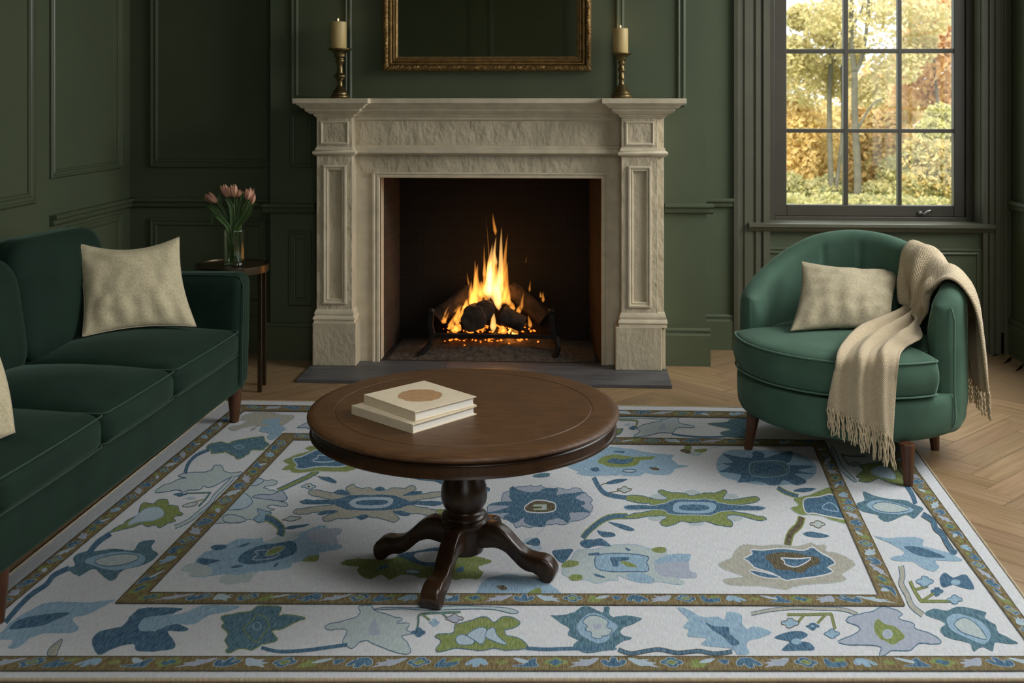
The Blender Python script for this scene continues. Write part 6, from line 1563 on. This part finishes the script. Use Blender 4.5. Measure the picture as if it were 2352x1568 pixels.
# ------------------------------------------------------------------ books
def book(label, corners, z0, th, emblem=False, inset=.006):
    L_, F_, R_, B_ = [Vector((c.x, c.y, 0)) for c in corners]
    F2 = F_; ex = (R_ - F_); ey = (L_ - F_)
    cen = (L_ + R_) / 2
    lx_, ly_ = ex.length, ey.length
    ex = ex.normalized(); ey = (ey - ex * ey.dot(ex)).normalized()
    ang = math.atan2(ex.y, ex.x)
    t = thing('book', label, 'book', (F_.x, F_.y, z0), ang)
    c = .0028
    mb = MB()   # cover: two boards and a spine along the L-F side? spine faces the sofa side
    mb.box(0, lx_, 0, ly_, 0, c); mb.box(0, lx_, 0, ly_, th - c, th)
    mb.box(0, c, 0, ly_, c, th - c)
    mb.build('cover', M['book_cover'], t, bevel=.0009)
    mb = MB()
    n = 10
    rows = []
    for k in range(n + 1):
        z = c + (th - 2 * c) * k / n; q = .0035 * math.sin(math.pi * k / n)
        rows.append([(c, inset * .7 , z), (lx_ - inset - q, inset * .7, z), (lx_ - inset - q, ly_ - inset, z), (c, ly_ - inset, z)])
    mb.grid(rows, closed_u=True)
    mb.build('page_block', M['book_page'], t, smooth=True, angle=.6)
    if emblem:
        mb = MB(); pts = []
        for k in range(96):
            a = 2 * math.pi * k / 96
            r = 1 + .035 * abs(math.sin(3 * a)) - .05 * max(0, math.cos(8 * a)) ** 6 - .02
            pts.append((lx_ * .50 + lx_ * .285 * r * math.cos(a), ly_ * .50 + ly_ * .27 * r * math.sin(a), th + .0004))
        mb.add(pts + [(x, y, th - .0005) for x, y, z in pts], [tuple(range(96))] + [(k, (k + 1) % 96, 96 + (k + 1) % 96, 96 + k) for k in range(96)])
        mb.build('cover_emblem', M['book_mark'], t)
    return t
q = lambda zx, zy: (640 + zx / 2.613, 820 + zy / 2.613)
zb0 = tz + .0006
th1 = .0245; th2 = .0255
cB = [fl(*q(432, 290), zb0 + th1), fl(*q(805, 405), zb0 + th1), fl(*q(1190, 292), zb0 + th1), None]
cB[3] = cB[0] + cB[2] - cB[1]
book('plain cream hardback lying underneath on the walnut coffee table', cB, zb0, th1)
cT = [fl(*q(480, 232), zb0 + th1 + th2), fl(*q(820, 330), zb0 + th1 + th2), fl(*q(1188, 236), zb0 + th1 + th2), fl(*q(850, 140), zb0 + th1 + th2)]
book('cream hardback with a tan scalloped emblem lying on top of the other book', cT, zb0 + th1 + .0004, th2, emblem=True)
# ================================================================== ARMCHAIR
CX, CY, RC = 1.055, 4.225, .430
FRONT = math.radians(235.7)
BACK = FRONT - math.pi
ac = thing('armchair', 'green velvet barrel armchair under the window', 'armchair', (CX, CY, 0))
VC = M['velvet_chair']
RIM = [(-108, .590), (-95, .645), (-80, .672), (-55, .682), (-20, .757), (0, .790), (20, .797), (40, .775), (54, .738), (66, .698), (80, .650), (96, .600), (113, .550)]
A0, A1 = -106, 112                   # degrees from the back, + is the side away from the window edge
def polar(a, r, z): return (r * math.cos(a), r * math.sin(a), z)
def rel2ang(d): return BACK + math.radians(d)
SE = [-14, 12, 38]
def shell():
    mb = MB(); rows = []; n = 110
    for i in range(n + 1):
        d = A0 + (A1 - A0) * i / n
        a = rel2ang(d); zr = interp(RIM, d)
        # thickness tapers and closes at the two arm fronts
        e = min((d - A0), (A1 - d)) / 13.0
        tk = .105 * (1 if e >= 1 else math.sqrt(max(0.02, 1 - (1 - max(e, 0)) ** 2)))
        ro = RC; ri_mid = RC - .0525
        row = []
        zs_ = [.150, .20, .28, .36, .44, .52, .60]
        def out(z):                       # gently tucked outer profile
            k = (z - .15) / max(zr - .15, .01)
            return ri_mid + tk / 2 * (1 + .0 * k) - .022 * max(0, 1 - (z - .145) / .12) ** 2 - (.006 * k)
        htop = zr - tk * .5
        for k in range(14):
            z = .145 + (htop - .145) * k / 13; row.append(polar(a, out(z), z))
        rt_ = out(htop); rin = ri_mid - tk / 2
        cr = (rt_ + rin) / 2; hr = (rt_ - rin) / 2
        for k in range(1, 12):
            b = math.pi * k / 12; row.append(polar(a, cr + hr * math.cos(b), htop + tk * .5 * math.sin(b)))
        for k in range(12):
            z = htop - (htop - .26) * k / 11
            seam = 0
            for sd in SE:
                q = (d - sd) / 1.1
                seam += .009 * math.exp(-q * q)
            bulge = .012 * math.sin(math.pi * max(0, min(1, (z - .42) / max(.05, htop - .42))))
            fade = max(0, min(1, (zr + .0 - z) / .04)) * max(0, min(1, (z - .40) / .06))
            row.append(polar(a, rin - bulge + seam * fade - .010 * (k / 11), z))
        rows.append(row)
    mb.grid(rows, closed_u=True)
    m = len(rows[0])
    mb.f.append(tuple(range(m))); mb.m.append(0); mb.f.append(tuple(n * m + k for k in range(m))[::-1]); mb.m.append(0)
    return mb
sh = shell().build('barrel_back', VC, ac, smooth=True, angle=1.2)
# seam welts down both arm fronts
for d in (A0 + 4.0,):
    a = rel2ang(d); zr = interp(RIM, d)
    pts = [polar(a, RC + .0005 - (.020 if z < .2 else 0), z) for z in (.16, .2)] + [polar(a, RC - .003, z) for z in (.3, .4, .5, zr - .06)] + [polar(rel2ang(d), RC - .016, zr - .018)]
    MB().tube(crv(pts, 5, closed=False), .0035, 6).build('piping', M['welt_chair'], sh, smooth=True)
# base drum
prof = [(.001, .140), (.36, .140), (.395, .143), (.412, .152), (.420, .170), (.423, .20), (.424, .26), (.421, .284), (.412, .292), (.36, .294), (.001, .294)]
MB().lathe(prof, 96, cap=False).build('base', VC, ac, smooth=True, angle=1.0)
# seat cushion: inside the arms at the back, proud of them at the front
def seat_r(a):
    d = math.degrees((a - FRONT + math.pi) % (2 * math.pi) - math.pi)
    d = abs(d)
    k = max(0, min(1, (72 - d) / 8)); k = k * k * (3 - 2 * k)
    return .322 + (.432 - .322) * k
def seat():
    mb = MB(); n = 140
    z0, z1 = .296, .432
    def ring(inset, z):
        return [polar(2 * math.pi * k / n, max(.001, seat_r(2 * math.pi * k / n) - inset), z) for k in range(n)]
    rows = [ring(.43, z0)] + [ring(s, z0) for s in (.30, .15, .05)] + [ring(.020, z0 + .003), ring(.008, z0 + .010), ring(.002, z0 + .022), ring(-.006, z0 + .05), ring(-.008, (z0 + z1) / 2), ring(-.006, z1 - .045), ring(.001, z1 - .020), ring(.008, z1 - .008), ring(.020, z1 + .001), ring(.05, z1 + .008), ring(.10, z1 + .015), ring(.18, z1 + .021), ring(.30, z1 + .025), ring(.43, z1 + .026)]
    mb.grid(rows, closed_u=True); return mb
sc_ = seat().build('seat_cushion', VC, ac, smooth=True)
for z, ins in ((.424, .003), (.306, .004)):
    pts = []
    for k in range(81):
        a = FRONT + math.radians(-78 + 156 * k / 80); pts.append(polar(a, seat_r(a) - ins + .002, z))
    MB().tube(pts, .0038, 6).build('piping', M['welt_chair'], sc_, smooth=True)
def cleg(px, py, zf, tx=0, ty=0, name='leg'):
    p = fl(px, py, zf) - Vector((CX, CY, 0)); mb = MB()
    rows = []
    for s, r in ((0, .0165), (1, .0275)):
        z = zf + (.150 - zf) * s; c = (p.x + tx * s, p.y + ty * s)
        rows.append([(c[0] + r * math.cos(math.pi / 4 * k + .39 + .6), c[1] + r * math.sin(math.pi / 4 * k + .39 + .6), z) for k in range(8)])
    mb.grid(rows, closed_u=True); mb.f.append(tuple(range(8))[::-1]); mb.m.append(0); mb.f.append(tuple(range(8, 16))); mb.m.append(0)
    return mb.build(name, M['walnut_leg'], ac, bevel=.002)
cleg(1719, 1030, .0090, .02, .0); cleg(2086, 1113, .0090, .0, .012); cleg(2148, 1032, 0, -.012, 0)
p = Vector((CX + .02, CY + .33, 0))
mb = MB(); rows = [[(.02 + r * math.cos(math.pi / 4 * k), .33 + r * math.sin(math.pi / 4 * k), z) for k in range(8)] for z, r in ((0, .0165), (.15, .0275))]
mb.grid(rows, closed_u=True); mb.f.append(tuple(range(8))[::-1]); mb.m.append(0); mb.build('leg', M['walnut_leg'], ac, bevel=.002)

# pillow leaning in the chair
pb = .462
pillow('lumbar_pillow', 'oblong beige linen pillow leaning in the green armchair', 'pillow', fl(1815, 760, pb), fl(2048, 752, pb) + Vector((-.01, -.03, 0)), dp(2072, 616, 4.42), dp(1841, 600, 4.36), .062, pinch=.085, seed=8.8, sag=.03, piping=False, m_='linen_dimmed')

# ================================================================== THROW BLANKET
def blanket_mat():
    m = bpy.data.materials.new('woven_cream_throw'); m.use_nodes = True
    N, L = m.node_tree.nodes, m.node_tree.links; b = N['Principled BSDF']; b.inputs['Roughness'].default_value = .95
    b.inputs['Sheen Weight'].default_value = .2; b.inputs['Specular IOR Level'].default_value = .1
    uv = N.new('ShaderNodeUVMap'); mp = N.new('ShaderNodeMapping'); mp.inputs['Scale'].default_value = (1, 1, 1)
    mp.inputs['Rotation'].default_value = (0, 0, .6)
    L.new(uv.outputs[0], mp.inputs[0])
    def wave(ax, sc):
        w = N.new('ShaderNodeTexWave'); w.wave_type = 'BANDS'; w.bands_direction = ax; w.inputs['Scale'].default_value = sc; w.inputs['Distortion'].default_value = 1.2; w.inputs['Detail'].default_value = 1.5
        L.new(mp.outputs[0], w.inputs['Vector']); return w
    a, c = wave('X', 62), wave('Y', 62)
    mu = N.new('ShaderNodeMath'); mu.operation = 'MULTIPLY'; L.new(a.outputs['Fac'], mu.inputs[0]); L.new(c.outputs['Fac'], mu.inputs[1])
    r = N.new('ShaderNodeValToRGB'); r.color_ramp.elements[0].color = (.42, .33, .20, 1); r.color_ramp.elements[1].color = (.72, .61, .43, 1)
    r.color_ramp.elements[0].position = .0; r.color_ramp.elements[1].position = .45
    L.new(mu.outputs[0], r.inputs[0]); L.new(r.outputs[0], b.inputs['Base Color'])
    bp = N.new('ShaderNodeBump'); bp.inputs['Strength'].default_value = .7; bp.inputs['Distance'].default_value = .004
    L.new(mu.outputs[0], bp.inputs['Height']); L.new(bp.outputs[0], b.inputs['Normal'])
    return m
M['throw'] = blanket_mat()
NT = 40
def lin(a, b, t): return a + (b - a) * t
def st_cyl(L_, R_, r): return [cyl(lin(L_[0], R_[0], t / NT), lin(L_[1], R_[1], t / NT), CX, CY, r) for t in range(NT + 1)]
def st_pln(L_, R_, z): return [fl(lin(L_[0], R_[0], t / NT), lin(L_[1], R_[1], t / NT), z) for t in range(NT + 1)]
def st_ang(a0, a1, r0, r1, z0, z1, rimup=None):
    out = []
    for t in range(NT + 1):
        u = t / NT; a = math.radians(lin(a0, a1, u)); r = lin(r0, r1, u); z = lin(z0, z1, u)
        if rimup is not None:
            d = math.degrees((a - BACK + math.pi) % (2 * math.pi) - math.pi)
            z = interp(RIM, d) + rimup
        out.append(Vector((CX + r * math.cos(a), CY + r * math.sin(a), z)))
    return out
stations = [
    st_cyl((1902, 930), (2048, 1004), .462), st_cyl((1909, 890), (2052, 950), .462), st_cyl((1917, 850), (2058, 880), .460),
    st_cyl((1924, 824), (2064, 826), .452), st_pln((1942, 795), (2078, 802), .458), st_pln((1975, 768), (2098, 790), .470),
    st_pln((2016, 752), (2118, 778), .476), st_ang(22, -22, .272, .262, .495, .490), st_ang(32, -29, .305, .292, .56, .545), st_ang(36, -31, .313, .300, .64, .60),
    st_ang(37, -32, .330, .325, 0, 0, -.030), st_ang(35, -33, .375, .372, 0, 0, .012), st_ang(33, -33, .425, .420, 0, 0, -.025),
    st_ang(30, -32, .452, .446, .60, .56), st_ang(26, -29, .462, .452, .46, .43), st_ang(20, -26, .470, .456, .34, .33), st_ang(14, -22, .474, .460, .245, .262)]
NS = len(stations)
FOLD = [.010, .011, .011, .009, .011, .015, .018, .019, .017, .014, .010, .008, .008, .011, .015, .016, .016]
rows = []
SUB = 7
cols_ = [crv([tuple(stations[i][t]) for i in range(NS)], SUB, closed=False) for t in range(NT + 1)]
nr = len(cols_[0])
base = [[Vector(cols_[t][i]) for t in range(NT + 1)] for i in range(nr)]
def nrm(i, t):
    a = base[min(i + 1, nr - 1)][t] - base[max(i - 1, 0)][t]; b = base[i][min(t + 1, NT)] - base[i][max(t - 1, 0)]
    n = b.cross(a)
    return n.normalized() if n.length > 1e-9 else Vector((0, 0, 1))
# make the normal point away from the chair
rows = []
for i in range(nr):
    s = i / SUB; f = FOLD[min(int(s), NS - 1)] * (1 - (s % 1)) + FOLD[min(int(s) + 1, NS - 1)] * (s % 1)
    row = []
    for t in range(NT + 1):
        u = t / NT; p = base[i][t]; n = nrm(i, t)
        ref = Vector((p.x - CX, p.y - CY, 0)).normalized()
        k = (nr - 1) / SUB
        out = ref if (s < 3.5 or s > 12) else (Vector((0, 0, 1)) if (s < 6.6 or 10.3 < s <= 12) else -ref)
        if n.dot(out) < 0: n = -n
        ph = 2 * math.pi * (2.6 * u + .18 * math.sin(s * .7)) + .35 * s
        w = f * 1.9 * (.5 + .5 * math.sin(ph)) ** 1.6 + f * .5 * (1 + math.sin(ph * 2.3 + 1.3)) * .5
        row.append(p + n * (w + .004))
    rows.append(row)
tb = thing('throw_blanket', 'woven cream throw blanket with fringe draped over the armchair', 'blanket', (CX, CY, .45))
tl_ = Vector(tb.location)
mb = MB(); mb.grid([[p - tl_ for p in r] for r in rows])
bo = mb.build('cloth', M['throw'], tb, smooth=True)
uvl = bo.data.uv_layers.new(name='UVMap')
# lengthwise distance for the weave scale
acc = [0.0]
for i in range(1, nr): acc.append(acc[-1] + (rows[i][NT // 2] - rows[i - 1][NT // 2]).length)
for lp in bo.data.loops:
    i, t = divmod(lp.vertex_index, NT + 1)
    uvl.data[lp.index].uv = (t / NT * .30 , acc[i])
md = bo.modifiers.new('thick', 'SOLIDIFY'); md.thickness = .006; md.offset = 0
# fringe tassels on both hems
rq = random.Random(21)
def tassels(row, n, L0, L1, outward):
    for k in range(n):
        u = (k + .5) / n * NT; i = int(u); p = row[i].lerp(row[min(i + 1, NT)], u - i)
        L = lin(L0, L1, k / n) * rq.uniform(.85, 1.1)
        ref = Vector((p.x - CX, p.y - CY, 0)).normalized(); sd = Vector((-ref.y, ref.x, 0))
        mb = MB(); ph = rq.uniform(0, 6); dr = rq.uniform(-.012, .012)
        for q in (-1, 1):
            pts = []
            for m in range(11):
                s = m / 10
                pts.append(p + ref * (.002 + outward * .006 * s + .0022 * math.cos(s * 12 + ph + q * 1.57)) + sd * (dr * s + q * .0016 + .0026 * math.sin(s * 11 + ph + q * 1.57)) + Vector((0, 0, -L * s + .004)) - tl_)
            mb.tube(pts, lambda s: .0030 - .0012 * s ** 3, 6)
        mb.build('tassel', M['blanket_edge'], tb, smooth=True)
tassels(rows[0], 30, .092, .105, 0)
tassels(rows[-1], 26, .09, .10, 1)
